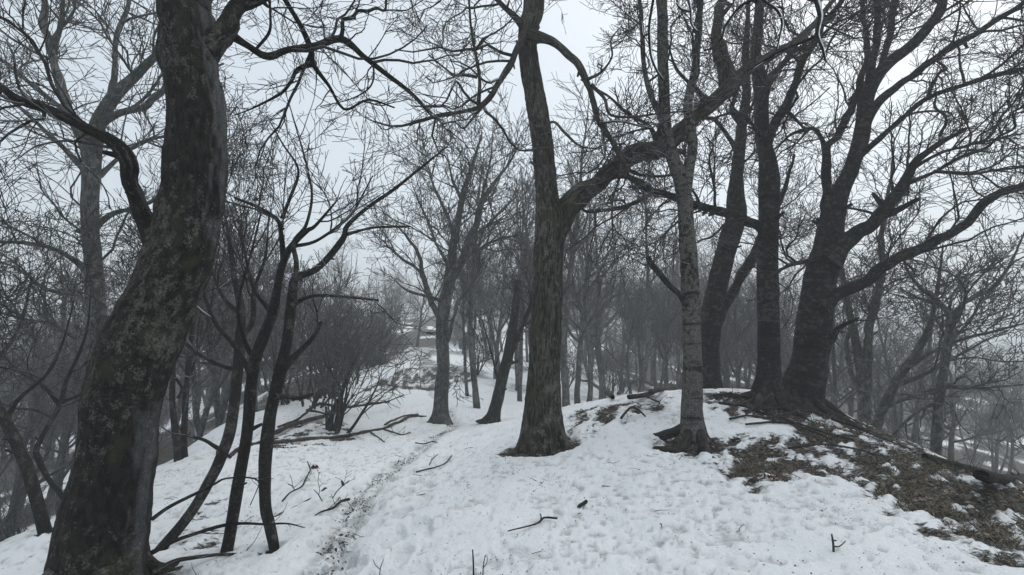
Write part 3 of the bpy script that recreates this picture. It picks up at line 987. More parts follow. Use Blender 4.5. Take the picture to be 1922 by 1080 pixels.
traced('bent_tree', 'slim tree bowed out of the snow slope with its foot lying low', 'stem', 'twig_rime',
       [(285, 1060, 30), (300, 1035, 28), (356, 966, 26), (396, 900, 26), (417, 852, 25), (432, 805, 25), (441, 745, 25), (447, 690, 25), (450, 640, 22), (452, 580, 18),
        (440, 520, 13), (430, 450, 9), (420, 380, 5), (425, 310, 2)], 4.0, 5.6,
       [T([(420, 850, 12), (405, 838, 10), (385, 825, 8), (350, 815, 6), (325, 790, 4)], 4.9, 5.3),
        T([(450, 640, 14), (475, 600, 11), (480, 540, 9), (500, 480, 6), (505, 400, 3)], 5.3, 5.8),
        T([(448, 690, 13), (420, 690, 10), (380, 670, 8), (340, 640, 5)], 5.2, 4.9),
        T([(452, 590, 11), (420, 560, 8), (395, 500, 6), (380, 430, 3)], 5.4, 5.9)],
       std_levels(0.6, 0.9, 0.14, 1.2, 0.14, ang=42), 0.003, pad=0.15, sides=24, carrier_from=0.5)
# tree leaning off the left edge
traced('leaning_tree', 'dark trunk leaning out over the left edge of the snow', 'stem', 'twig',
       [(100, 1040, 40), (88, 1010, 34), (72, 950, 31), (55, 890, 30), (35, 840, 29), (10, 790, 29), (-20, 740, 26), (-60, 660, 20), (-90, 560, 14), (-95, 440, 8), (-90, 300, 3)], 4.6, 4.9,
       [T([(10, 790, 16), (40, 745, 12), (90, 700, 9), (120, 640, 6), (140, 560, 3)], 4.8, 5.4),
        T([(-30, 720, 14), (10, 660, 10), (40, 600, 8), (60, 520, 4)], 4.8, 5.6)],
       std_levels(0.7, 0.9, 0.08, 1.1, 0.22), 0.003, pad=0.15)
traced('winding_tree', 'thin twisting tree between the leaning trunk and the huge one', 'stem', 'twig',
       [(130, 960, 14), (112, 925, 13), (95, 905, 13), (75, 870, 14), (68, 845, 14), (85, 810, 13), (102, 780, 13), (115, 755, 12), (125, 715, 10), (150, 660, 8), (165, 610, 5), (170, 540, 2)], 6.4, 6.4,
       [T([(112, 760, 9), (80, 725, 7), (40, 700, 6), (0, 660, 4), (-30, 630, 2)], 6.4, 6.0),
        T([(116, 755, 8), (140, 745, 6), (160, 735, 4), (200, 700, 3)], 6.4, 6.9),
        T([(100, 785, 7), (60, 770, 6), (20, 765, 4), (-30, 740, 3)], 6.4, 6.9)],
       std_levels(0.7, 1.0, 0.08, 1.5, 0.24), 0.0036)
for k, (px, py, w, lab) in enumerate([(334, 878, 15, 'left of a pair of thin trunks at the snow brow by the huge tree'),
                                      (347, 868, 15, 'right of a pair of thin trunks at the snow brow by the huge tree')]):
    s = k * 2 - 1
    traced('thin_tree', lab, 'stem', 'twig',
           [(px, py + 8, w * 1.3), (px - 2, py - 40, w), (px - 4 + 6 * s, py - 120, w * 0.9), (px + 10 * s, py - 220, w * 0.75), (px + 5 + 22 * s, py - 330, w * 0.5), (px + 30 * s, py - 430, 3)], 7.2 + 0.15 * k, 7.8,
           [T([(px + 8 * s, py - 190, 8), (px + 40 * s, py - 250, 6), (px + 55 * s, py - 330, 3)], 7.4, 7.1),
            T([(px, py - 130, 8), (px - 30 * s, py - 190, 6), (px - 40 * s, py - 280, 3)], 7.4, 8.0)],
           std_levels(0.7, 1.0, 0.1, 1.5, 0.22), 0.0034, group='pair of thin trunks at the brow')

# ------------------------------------------------------------------ the tree by the trail
YD = 13.0
ld = std_levels(0.95, 0.9, 0.13, 1.15, 0.12, t0=0.12, ang=42)
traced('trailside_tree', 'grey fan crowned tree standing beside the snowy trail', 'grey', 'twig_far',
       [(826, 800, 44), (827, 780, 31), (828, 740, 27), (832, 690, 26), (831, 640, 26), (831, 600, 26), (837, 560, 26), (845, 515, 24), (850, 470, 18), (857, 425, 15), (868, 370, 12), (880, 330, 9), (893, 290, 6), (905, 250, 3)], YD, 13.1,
       [T([(842, 530, 20), (860, 500, 18), (874, 470, 16), (888, 430, 14), (905, 385, 11), (930, 345, 8), (955, 310, 5), (975, 270, 3)], 13.00, 12.21),
        T([(829, 605, 13), (815, 575, 12), (802, 545, 11), (793, 515, 10), (785, 480, 8), (768, 450, 6), (745, 425, 3)], 13.00, 13.95),
        T([(800, 540, 7), (785, 505, 6), (755, 485, 5), (725, 460, 2)], 13.32, 12.68),
        T([(835, 570, 8), (815, 560, 6), (770, 548, 5), (745, 530, 3)], 13.00, 11.89),
        T([(838, 640, 10), (850, 610, 8), (858, 570, 7), (880, 545, 6), (905, 500, 3)], 13.00, 11.73),
        T([(854, 450, 9), (835, 400, 7), (815, 350, 5), (800, 300, 2)], 13.00, 13.79),
        T([(868, 380, 7), (850, 340, 5), (840, 290, 3)], 13.00, 12.37),
        T([(880, 450, 9), (905, 430, 7), (935, 400, 5), (970, 370, 2)], 12.68, 13.63),
        T([(900, 395, 8), (910, 350, 6), (920, 300, 4), (925, 255, 2)], 12.52, 13.16),
        T([(862, 495, 8), (895, 470, 6), (930, 450, 5), (975, 440, 2)], 12.84, 11.73),
        T([(845, 505, 8), (820, 460, 6), (795, 400, 5), (775, 350, 2)], 13.00, 14.11)],
       ld, 0.0062, pad=0.34, flare=(0.5, 0.32, 5, 1.0), sides=28, carrier_from=0.45)
E = traced('snapped_tree', 'dark leaning trunk with a snapped top beside the trail', 'stem', 'twig',
       [(921, 800, 40), (926, 782, 27), (934, 745, 24), (946, 700, 23), (955, 660, 21), (962, 615, 18), (967, 575, 16), (970, 545, 14), (972, 527, 13)], 12.0, 12.0,
       [T([(952, 675, 11), (968, 645, 9), (985, 600, 8), (998, 560, 7), (1005, 515, 4)], 12.00, 11.40),
        T([(957, 650, 7), (975, 618, 6), (990, 608, 5), (1010, 600, 3)], 12.00, 12.60),
        T([(940, 725, 7), (928, 690, 5), (918, 650, 4), (905, 600, 2)], 12.00, 12.60)],
       std_levels(0.85, 1.0, 0.1, 0.9, 0.2), 0.006, pad=0.2, flare=(0.5, 0.18, 4, 0.5), carrier_from=0.85)

# ------------------------------------------------------------------ the big furrowed tree
YF = 6.2
Fz = traced('furrowed_tree', 'thick furrowed trunk forking into an upright stem and a long arched arm', 'furrow', 'twig_rime',
       [(1022, 850, 86), (1021, 810, 78), (1020, 770, 70), (1021, 720, 66), (1022, 680, 65), (1025, 600, 61), (1028, 520, 59), (1031, 450, 58), (1032, 410, 58), (1026, 370, 46), (1023, 330, 42),
        (1018, 270, 43), (1009, 210, 41), (998, 150, 39), (990, 100, 38), (991, 50, 37), (1002, 0, 40)], YF, 6.4,
       [T([(1030, 520, 34), (1037, 465, 44), (1048, 425, 50), (1064, 394, 50), (1088, 364, 46), (1125, 334, 42), (1165, 306, 41), (1210, 286, 37), (1250, 270, 35), (1290, 242, 36), (1330, 206, 38), (1362, 168, 40), (1385, 142, 34), (1420, 118, 26), (1475, 90, 20), (1530, 40, 15), (1590, -30, 9), (1640, -110, 4)], 6.25, 7.1),
        T([(1368, 165, 32), (1362, 130, 30), (1350, 100, 27), (1344, 65, 22), (1350, 25, 18), (1372, -20, 14), (1390, -110, 8), (1400, -200, 3)], 6.85, 6.6),
        T([(1335, 205, 14), (1300, 160, 9), (1270, 130, 7), (1255, 90, 5), (1240, 30, 3)], 6.8, 6.3),
        T([(1130, 345, 16), (1150, 330, 12), (1195, 340, 12), (1222, 362, 12), (1180, 388, 10), (1110, 398, 8), (1090, 390, 5)], 6.3, 5.8),
        T([(995, 70, 26), (1020, 72, 16), (1042, 82, 14), (1075, 115, 13), (1100, 150, 13), (1115, 186, 12), (1125, 230, 11), (1150, 270, 10), (1168, 306, 9), (1180, 322, 8), (1215, 330, 6), (1270, 328, 4)], 6.3, 5.2),
        T([(1110, 160, 8), (1135, 185, 6), (1145, 215, 6), (1180, 220, 5), (1240, 215, 4), (1300, 208, 2)], 5.8, 5.4),
        T([(1102, 150, 6), (1130, 132, 5), (1148, 105, 4), (1146, 75, 3), (1165, 50, 2)], 5.9, 5.6),
        T([(1000, -10, 22), (990, 40, 14), (975, 85, 13), (958, 122, 12), (938, 152, 11), (922, 180, 10), (900, 200, 10), (870, 208, 8), (835, 214, 8), (795, 224, 7), (745, 236, 5), (700, 227, 3)], 6.3, 5.0),
        T([(898, 195, 8), (899, 160, 7), (895, 120, 6), (887, 70, 6), (880, 0, 5), (878, -60, 3)], 5.5, 5.2),
        T([(895, 145, 5), (870, 140, 5), (850, 140, 5), (830, 125, 4), (803, 103, 3)], 5.4, 5.1),
        T([(890, 95, 5), (910, 75, 4), (925, 62, 3)], 5.4, 5.6),
        T([(915, 190, 6), (885, 225, 5), (870, 240, 4), (850, 228, 3), (820, 240, 2)], 5.6, 5.3),
        T([(990, 60, 14), (965, 30, 12), (938, 2, 11), (900, -40, 9), (850, -100, 5)], 6.3, 5.8),
        T([(1012, 240, 8), (1040, 230, 5), (1060, 250, 5), (1090, 275, 4), (1130, 280, 2)], 6.3, 5.9),
        T([(1168, 308, 6), (1160, 340, 5), (1150, 370, 5), (1148, 400, 4), (1150, 440, 3), (1140, 470, 2)], 5.6, 5.5),
        T([(1240, 275, 12), (1215, 235, 8), (1180, 215, 6), (1140, 180, 5), (1090, 150, 3)], 6.6, 7.2)],
       std_levels(0.66, 0.85, 0.06, 1.05, 0.3), 0.0028, lump_furrow, TOP, 0.5, sides=80, step=0.022, flare=(0.42, 0.32, 5, 2.2), carrier_from=0.5)
fb = Fz.b
roots(Fz, fb[0], fb[1], 0.36, 5, 0.8, 0.06)

# ------------------------------------------------------------------ the mottled tree
YG = 6.0
Gt = traced('mottled_tree', 'slimmer trunk mottled with pale lichen on the bank, forked high, short broken side branch', 'mottled', 'twig_rime',
       [(1300, 845, 60), (1300, 815, 52), (1299, 780, 45), (1300, 700, 41), (1298, 600, 39), (1293, 500, 36), (1288, 430, 35), (1283, 370, 33), (1276, 335, 32), (1262, 300, 27), (1254, 270, 24), (1248, 230, 23), (1246, 150, 23), (1243, 80, 22), (1240, 0, 21)], YG, 6.1,
       [T([(1282, 360, 24), (1292, 318, 21), (1297, 280, 19), (1292, 240, 18), (1296, 190, 17), (1304, 140, 16), (1310, 80, 15), (1316, 0, 14), (1325, -100, 8), (1330, -200, 3)], 6.05, 5.8),
        T([(1252, 250, 14), (1236, 212, 13), (1222, 180, 12), (1210, 130, 11), (1204, 80, 10), (1202, 30, 9), (1195, -60, 6), (1190, -150, 3)], 6.05, 6.5)],
       std_levels(0.6, 0.8, 0.05, 1.6, 0.26), 0.0028, lump_plain, TOP, 0.42, sides=56, step=0.025, flare=(0.5, 0.2, 5, 0.3), carrier_from=0.45)
gb = Gt.b
Gt.add('limb', T([(1294, 578, 13), (1274, 559, 13), (1250, 535, 13), (1232, 510, 13), (1217, 485, 11)], 6.0, 5.7), carrier=False, mat=M['stem'], label='short black broken side branch')
roots(Gt, gb[0], gb[1], 0.22, 5, 0.95, 0.065, a0=-0.5, spread=2 * np.pi)

# ------------------------------------------------------------------ trees on the crest
lb = std_levels(0.8, 0.9, 0.07, 1.6, 0.22)
traced('curved_tree', 'dark curved trunk on the far side of the crest behind the mottled tree', 'beech', 'twig',
       [(1331, 740, 52), (1331, 700, 44), (1330, 650, 45), (1335, 590, 46), (1348, 530, 43), (1362, 470, 42), (1380, 410, 44), (1381, 375, 40), (1382, 330, 28), (1388, 280, 24), (1393, 230, 22), (1402, 180, 18), (1400, 100, 13), (1405, 0, 8)], 10.6, 10.8,
       [T([(1340, 610, 22), (1365, 565, 24), (1392, 520, 22), (1418, 465, 20), (1440, 420, 16), (1470, 360, 10), (1490, 290, 5)], 10.6, 11.3),
        T([(1385, 410, 18), (1360, 395, 14), (1320, 385, 12), (1270, 375, 10), (1230, 358, 8), (1180, 350, 4)], 10.7, 10.2),
        T([(1392, 235, 12), (1375, 205, 10), (1385, 170, 10), (1370, 120, 8), (1340, 80, 4)], 10.8, 10.9),
        T([(1385, 290, 10), (1350, 230, 9), (1320, 222, 8), (1280, 235, 6), (1230, 260, 3)], 10.8, 11.2)],
       lb, 0.0042, flare=(0.35, 0.2, 4, 0.5), sides=30, pad=0.5, top=SHORT)
It = traced('upright_tree', 'straight dark trunk on the crest with spreading roots, next to the massive tree', 'beech', 'twig',
       [(1444, 765, 66), (1443, 735, 58), (1443, 690, 49), (1443, 600, 46), (1441, 500, 44), (1441, 425, 43), (1443, 355, 45), (1439, 300, 37), (1431, 258, 32), (1429, 200, 32), (1427, 155, 30), (1418, 105, 24), (1422, 50, 21), (1425, 0, 20)], 8.3, 8.5,
       [T([(1436, 290, 22), (1450, 245, 20), (1472, 208, 19), (1487, 165, 18), (1502, 115, 17), (1527, 80, 16), (1548, 42, 15), (1584, 2, 13), (1630, -70, 8), (1680, -150, 3)], 8.4, 8.1),
        T([(1432, 180, 22), (1445, 150, 18), (1459, 130, 16), (1487, 102, 13), (1515, 92, 10)], 8.4, 9.0),
        T([(1445, 440, 26), (1420, 425, 22), (1378, 406, 18), (1340, 395, 16), (1300, 384, 15), (1260, 370, 14), (1220, 360, 12), (1195, 340, 10), (1172, 322, 8), (1140, 300, 4)], 8.3, 7.2),
        T([(1440, 250, 10), (1475, 215, 8), (1512, 245, 5)], 8.4, 8.0),
        T([(1434, 260, 10), (1400, 225, 8), (1370, 215, 6), (1330, 225, 3)], 8.4, 7.9)],
       lb, 0.004, lump_plain, TOP, 0.6, sides=44, step=0.035, flare=(0.55, 0.25, 6, 1.3), carrier_from=0.5)
roots(It, It.b[0], It.b[1], 0.3, 8, 1.3, 0.075)
Jt = traced('massive_tree', 'massive dark tree on the crest with many thick limbs fanning to the right', 'beech', 'twig',
       [(1500, 765, 94), (1506, 735, 86), (1518, 690, 79), (1526, 620, 76), (1535, 560, 72), (1545, 500, 68), (1555, 450, 60), (1566, 400, 56), (1580, 355, 40), (1598, 318, 36), (1612, 270, 35), (1622, 220, 34), (1628, 178, 33), (1645, 145, 30), (1674, 113, 28), (1712, 84, 27), (1747, 45, 25), (1768, 5, 22)], 8.6, 8.7,
       [T([(1560, 420, 34), (1553, 350, 21), (1552, 310, 18), (1550, 282, 18), (1567, 260, 19), (1588, 225, 19), (1603, 195, 18), (1617, 150, 15), (1630, 100, 12), (1620, 20, 9), (1610, -70, 4)], 8.6, 9.2),
        T([(1550, 290, 12), (1543, 260, 11), (1530, 245, 10), (1505, 248, 9), (1480, 258, 6), (1450, 285, 3)], 8.8, 8.5),
        T([(1627, 190, 20), (1632, 140, 18), (1645, 80, 17), (1642, 0, 15), (1640, -90, 9), (1635, -180, 3)], 8.7, 8.2),
        T([(1645, 150, 18), (1658, 112, 16), (1668, 62, 15), (1678, 0, 13), (1690, -90, 7), (1700, -160, 3)], 8.7, 9.2),
        T([(1618, 245, 24), (1634, 214, 21), (1668, 174, 20), (1722, 135, 19), (1768, 105, 18), (1818, 74, 17), (1868, 40, 15), (1924, 4, 14), (1990, -40, 10), (2080, -100, 5)], 8.6, 7.9),
        T([(1606, 300, 18), (1624, 284, 14), (1662, 250, 13), (1702, 215, 13), (1742, 185, 12), (1802, 165, 12), (1862, 145, 12), (1924, 128, 11), (2000, 110, 8), (2090, 100, 4)], 8.6, 7.6),
        T([(1555, 490, 44), (1585, 460, 34), (1622, 430, 31), (1657, 396, 29), (1682, 364, 28), (1702, 330, 25), (1722, 300, 21), (1762, 270, 14), (1812, 242, 9)], 8.5, 7.6),
        T([(1700, 345, 12), (1757, 322, 9), (1797, 300, 9), (1847, 280, 8), (1877, 255, 7), (1906, 238, 7), (1903, 210, 6), (1925, 198, 5), (1970, 150, 3)], 8.0, 7.2),
        T([(1715, 315, 11), (1762, 290, 9), (1822, 272, 8), (1857, 257, 8), (1882, 215, 7), (1917, 175, 6), (1960, 110, 3)], 7.9, 8.5),
        T([(1752, 322, 9), (1822, 327, 8), (1872, 320, 7), (1924, 314, 6), (2010, 300, 3)], 7.8, 7.0),
        T([(1655, 405, 18), (1690, 388, 14), (1722, 372, 11)], 8.2, 7.8),
        T([(1540, 575, 40), (1572, 552, 28), (1632, 520, 26), (1682, 486, 26), (1747, 455, 25), (1802, 425, 24), (1824, 404, 23), (1862, 376, 22), (1924, 347, 20), (2020, 310, 13), (2120, 250, 6)], 8.5, 7.0),
        T([(1545, 640, 30), (1562, 622, 16), (1580, 610, 10), (1612, 596, 6)], 8.5, 8.0),
        T([(1540, 480, 14), (1510, 492, 11), (1480, 500, 9), (1440, 520, 5)], 8.5, 7.9),
        T([(1742, 186, 9), (1760, 140, 9), (1775, 130, 8), (1752, 110, 5)], 8.0, 8.2),
        T([(1765, 255, 8), (1775, 220, 8), (1757, 200, 7), (1760, 175, 5)], 7.8, 7.9)],
       std_levels(0.8, 0.9, 0.10, 1.7, 0.2, ang=42), 0.0038, lump_plain, TOP, 0.8, sides=60, step=0.035, flare=(0.35, 0.3, 5, 0.2), carrier_from=0.5)
roots(Jt, Jt.b[0], Jt.b[1], 0.42, 7, 1.3, 0.08, a0=-2.4, spread=3.4)

# mid-distance trees on the slope falling away to the right
lk = std_levels(0.85, 1.0, 0.08, 1.2, 0.2)
traced('double_tree', 'grey tree with two upright stems on the slope right of the massive tree', 'grey', 'twig_far',
       [(1624, 830, 34), (1622, 790, 30), (1621, 740, 29), (1617, 690, 24), (1603, 625, 18), (1590, 565, 14), (1575, 480, 10), (1560, 400, 4)], 12, 12.3,
       [T([(1622, 735, 26), (1628, 690, 24), (1633, 630, 22), (1643, 570, 20), (1652, 520, 17), (1655, 440, 13), (1670, 350, 8), (1680, 260, 3)], 12, 11.8),
        T([(1618, 740, 14), (1600, 700, 12), (1588, 650, 10), (1600, 600, 7), (1570, 540, 3)], 12, 12.4)],
       lk, 0.006, carrier_from=0.4)
traced('forked_tree', 'grey trunk leaning to the right beside the tree with two upright stems', 'grey', 'twig_far',
       [(1636, 840, 30), (1642, 810, 27), (1655, 775, 24), (1677, 725, 22), (1703, 685, 21), (1724, 655, 18), (1747, 605, 13), (1760, 540, 9), (1770, 460, 4)], 11.4, 10.6,
       [T([(1680, 722, 12), (1705, 715, 10), (1760, 690, 9), (1830, 650, 6), (1890, 620, 3)], 11, 10.5),
        T([(1703, 690, 13), (1740, 665, 11), (1790, 640, 8), (1840, 570, 5), (1860, 500, 2)], 11, 11.6),
        T([(1660, 765, 10), (1700, 750, 9), (1760, 730, 7), (1830, 728, 4)], 11.2, 10.2)],
       lk, 0.006, carrier_from=0.4)
traced('slope_tree', 'grey straight trunk forking like a Y over the right edge of the bank', 'grey', 'twig_far',
       [(1757, 870, 32), (1757, 840, 26), (1759, 800, 24), (1763, 750, 23), (1770, 700, 22), (1779, 645, 21), (1785, 605, 20), (1775, 582, 14), (1748, 556, 11), (1725, 538, 9), (1700, 500, 6), (1690, 440, 3)], 10, 10,
       [T([(1783, 615, 15), (1803, 577, 13), (1833, 556, 12), (1864, 540, 10), (1900, 490, 7), (1930, 420, 3)], 10, 9.4),
        T([(1776, 660, 11), (1790, 644, 9), (1832, 632, 8), (1922, 608, 6), (2010, 580, 3)], 10, 9.0),
        T([(1762, 755, 10), (1720, 775, 8), (1690, 800, 7), (1672, 820, 6)], 10, 10.2),
        T([(1768, 720, 8), (1810, 728, 7), (1870, 725, 6), (1930, 722, 3)], 10, 9.2),
        T([(1765, 735, 9), (1720, 742, 7), (1690, 740, 5)], 10, 10.4)],
       lk, 0.0055, carrier_from=0.4)

# ------------------------------------------------------------------ snow-laden boughs from the tree behind the photographer
N = Tree('overhanging_tree', 'near tree overhead whose snow-lined boughs hang into the top of the view', (1.5, -1.7, gz(1.5, -1.7)), 'stem', 'twig_rime')
b0 = N.b
N.add('trunk', np.array([[1.5, -1.7, b0[2] - 0.1, 0.24], [1.48, -1.65, b0[2] + 1.5, 0.19], [1.5, -1.55, b0[2] + 3.2, 0.17], [1.55, -1.3, b0[2] + 4.6, 0.14], [1.5, -1.2, b0[2] + 6.5, 0.08], [1.4, -1.2, b0[2] + 8, 0.02]]), carrier=False)
bough_obj = []
def bough(src, pts, Y0, Y1, w=1.0):
    c = T(pts, Y0, Y1, w)
    if src is not None:
        c = np.vstack([np.array(src), c])
    N.add('limb', c, carrier=False)
    bough_obj.append(N.last)
    return c
H1 = [1.53, -1.4, b0[2] + 4.2, 0.075]
bo = [
    bough([H1, [1.6, 0.2, 4.4, 0.05], [1.62, 1.6, 3.75, 0.02]], lin([(1530, -40), (1533, 0), (1541, 31), (1535, 66), (1544, 91), (1549, 112)], 9, 5), 2.5, 2.4),
    bough(None, lin([(1535, 66), (1503, 82), (1466, 98), (1434, 116), (1403, 135)], 7, 3), 2.45, 2.6),
    bough([H1, [1.4, 0.3, 4.3, 0.04], [1.28, 1.6, 3.7, 0.016]], lin([(1440, -30), (1415, 0), (1400, 6), (1384, 19), (1362, 50), (1356, 72), (1337, 91), (1322, 95)], 7, 3), 2.5, 2.7),
    bough(None, lin([(1425, -15), (1437, 3), (1459, 19), (1469, 41), (1466, 63), (1459, 93)], 6, 3), 2.5, 2.4),
    bough(None, lin([(1535, -5), (1529, 3), (1488, 28), (1456, 36)], 6, 3), 2.5, 2.4),
    bough([H1, [1.0, 0.4, 4.3, 0.035], [0.8, 1.8, 3.7, 0.014]], lin([(1235, -40), (1227, 0), (1219, 47), (1220, 79), (1223, 107), (1233, 132), (1244, 148)], 6, 3), 2.9, 2.9),
    bough([[0.8, 1.8, 3.7, 0.012]], lin([(1290, -40), (1293, 0), (1297, 19), (1299, 47), (1309, 59)], 5, 3), 2.8, 2.7),
    bough(None, lin([(1297, 22), (1278, 16), (1270, 6)], 4, 3), 2.75, 2.7),
    bough(None, lin([(1541, 31), (1556, 29), (1570, 20)], 4, 3), 2.47, 2.4),
    bough(None, lin([(1220, 60), (1208, 68), (1204, 40)], 3, 2), 2.9, 2.95),
]
for c, bob in zip(bo, bough_obj):
    r = resample(c[-5:] if len(c) > 5 else c, 0.02)
    r = r[(r[:, 3] < 0.016)]
    if len(r) < 4:
        continue
    s = r.copy()
    s[:, 0] += r[:, 3] * 0.55
    s[:, 2] += r[:, 3] * 0.55
    s[:, 1] -= r[:, 3] * 0.35
    s[:, 3] = r[:, 3] * np.clip(0.05 + 0.85 * vnoise(r[:, :3] * 38), 0.15, 0.65)
    s[0, 3] = s[-1, 3] = 0.001
    q = s[:, :3] - N.b
    V, Q, Tt, K = tubes(q[None], s[None, :, 3], 7, None, True)
    obj('snow_line', make_mesh('snow_line', V, Q, Tt, M['snow'], {'bark': K}), bob)
lvN = [dict(per_m=3, L0=0.06, L1=0.25, ang=50, up=-0.02, wig=0.3, n=5, r_of_L=lambda L: 0.0025 + 0.012 * L, sides=5, t0=0.1),
       dict(per_m=5, L0=0.04, L1=0.12, ang=45, up=0.0, wig=0.3, n=4, r_of_L=lambda L: 0.0018 + 0.01 * L, sides=4, t0=0.1)]
N.crown(lvN, 0.0018, extra=[resample(c[-6:], 0.03) for c in bo])

# ------------------------------------------------------------------ woodland behind: a few grown trees, repeated
def grow_tree(seed, H, r0, style):
    """trunk carriers and twig mesh parts round the origin"""
    global rng
    keep_rng = rng
    rng = np.random.default_rng(seed)
    stems = []
    def stem(x, y, lean, az, h, r, wob):
        n = 12
        p = np.array([x, y, -0.35])
        d = unit(np.array([math.cos(az) * lean, math.sin(az) * lean, 1.0]))
        rows = []
        for i in range(n):
            t = i / (n - 1)
            rows.append([*p, max(r * (1 - t) ** 0.75, 0.006) * (1.25 if i == 0 else 1)])
            d = unit(d + wob * rng.normal(size=3) * np.array([1, 1, 0.2]) + np.array([0, 0, 0.10]))
            p = p + d * h / (n - 1)
        return np.array(rows)
    if style == 'shrub':
        for k in range(9):
            a = rng.normal(0.6, 1.3)
            stems.append(stem(0.25 * math.cos(a) * rng.random(), 0.25 * math.sin(a) * rng.random(), rng.uniform(0.1, 1.1), a, H * rng.uniform(0.35, 1.0), r0 * rng.uniform(0.5, 1), 0.15))
    elif style == 'twin':
        for k in range(2):
            a = k * np.pi + rng.normal() * 0.5
            stems.append(stem(0.12 * math.cos(a), 0.12 * math.sin(a), rng.uniform(0.08, 0.25), a, H * rng.uniform(0.8, 1.0), r0 * rng.uniform(0.8, 1), 0.08))
    else:
        stems.append(stem(0, 0, rng.uniform(0, 0.12), rng.uniform(0, 6.28), H, r0, 0.05 if style == 'pole' else 0.09))
    # limbs off the stems
    limbs = []
    for c in stems:
        if style == 'shrub':
            continue
        nl = {'pole': 7, 'broad': 8, 'twin': 5}[style]
        for k in range(nl):
            t = rng.uniform(0.40 if style == 'pole' else 0.25, 0.85)
            i = t * (len(c) - 1)
            j = int(i)
            b = c[j] + (c[j + 1] - c[j]) * (i - j)
            az = k * 2.4 + rng.normal() * 0.4
            el = rng.uniform(0.5, 1.0) if style != 'broad' else rng.uniform(0.25, 0.8)
            L = H * (0.22 if style == 'pole' else 0.42) * (1.15 - 0.6 * t)
            d = np.array([math.cos(az) * math.cos(el), math.sin(az) * math.cos(el), math.sin(el)])
            rows, p, r = [], b[:3].copy(), b[3] * 0.62
            for q in range(9):
                u = q / 8
                rows.append([*p, max(r * (1 - u) ** 0.8, 0.006)])
                d = unit(d + 0.16 * rng.normal(size=3) + np.array([0, 0, 0.09]))
                p = p + d * L / 8
            limbs.append(np.array(rows))
    rk = 1.5
    rl = lambda L: (0.0045 + 0.010 * L) * rk
    big = style == 'shrub'
    lv = [dict(per_m=3.2 if big else 2.8, L0=0.6, L1=1.6 if big else 2.1, ang=38, up=0.10, wig=0.15, n=7, r_of_L=rl, sides=4, t0=0.18, cap=260),
          dict(per_m=4.4, L0=0.4, L1=1.15, ang=42, up=0.08, wig=0.16, n=4, r_of_L=rl, sides=3, t0=0.12, cap=1300),
          dict(per_m=5.0, L0=0.2, L1=0.65, ang=42, up=0.06, wig=0.14, n=3, r_of_L=rl, sides=3, t0=0.12, cap=3200)]
    car = [np.array(c[2:]) for c in stems] + limbs
    parts = twig_parts([resample(c, 0.15) for c in car], lv, 0.006)
    tk = []
    for c in stems:
        q = resample(c, 0.12)
        tk.append(tubes(q[None, :, :3], q[None, :, 3], 12 if style != 'shrub' else 8, lump_plain))
    lm = []
    for c in limbs:
        q = resample(c, 0.12)
        lm.append(tubes(q[None, :, :3], q[None, :, 3], 7, lump_plain))
    V, Q, Tt, K = join(tk)
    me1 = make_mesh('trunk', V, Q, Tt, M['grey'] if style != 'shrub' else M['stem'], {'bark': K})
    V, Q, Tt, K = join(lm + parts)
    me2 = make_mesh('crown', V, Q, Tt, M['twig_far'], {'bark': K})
    rng = keep_rng
    return me1, me2

CLEAR = 0.0
KINDS = {
    'pole': [grow_tree(101, 8.5, 0.10, 'pole'), grow_tree(102, 9.5, 0.115, 'pole'), grow_tree(106, 7.0, 0.075, 'pole')],
    'broad': [grow_tree(111, 7.0, 0.13, 'broad'), grow_tree(112, 8.0, 0.15, 'broad')],
    'twin': [grow_tree(121, 7.5, 0.10, 'twin')],
    'shrub': [grow_tree(131, 3.4, 0.045, 'shrub'), grow_tree(132, 2.8, 0.040, 'shrub')],
}

def plant(kind, v, x, y, s, rz, name, label, group):
    me1, me2 = KINDS[kind][v % len(KINDS[kind])]
    t = thing(name, label, 'shrub' if kind == 'shrub' else 'tree', (x, y, gz(x, y)), group, rz)
    t.scale = (s, s, s)
    obj('stems' if kind == 'shrub' else 'trunk', me1, t)
    c = obj('crown', me2, t)
    c['kind'] = 'stuff'
    return t

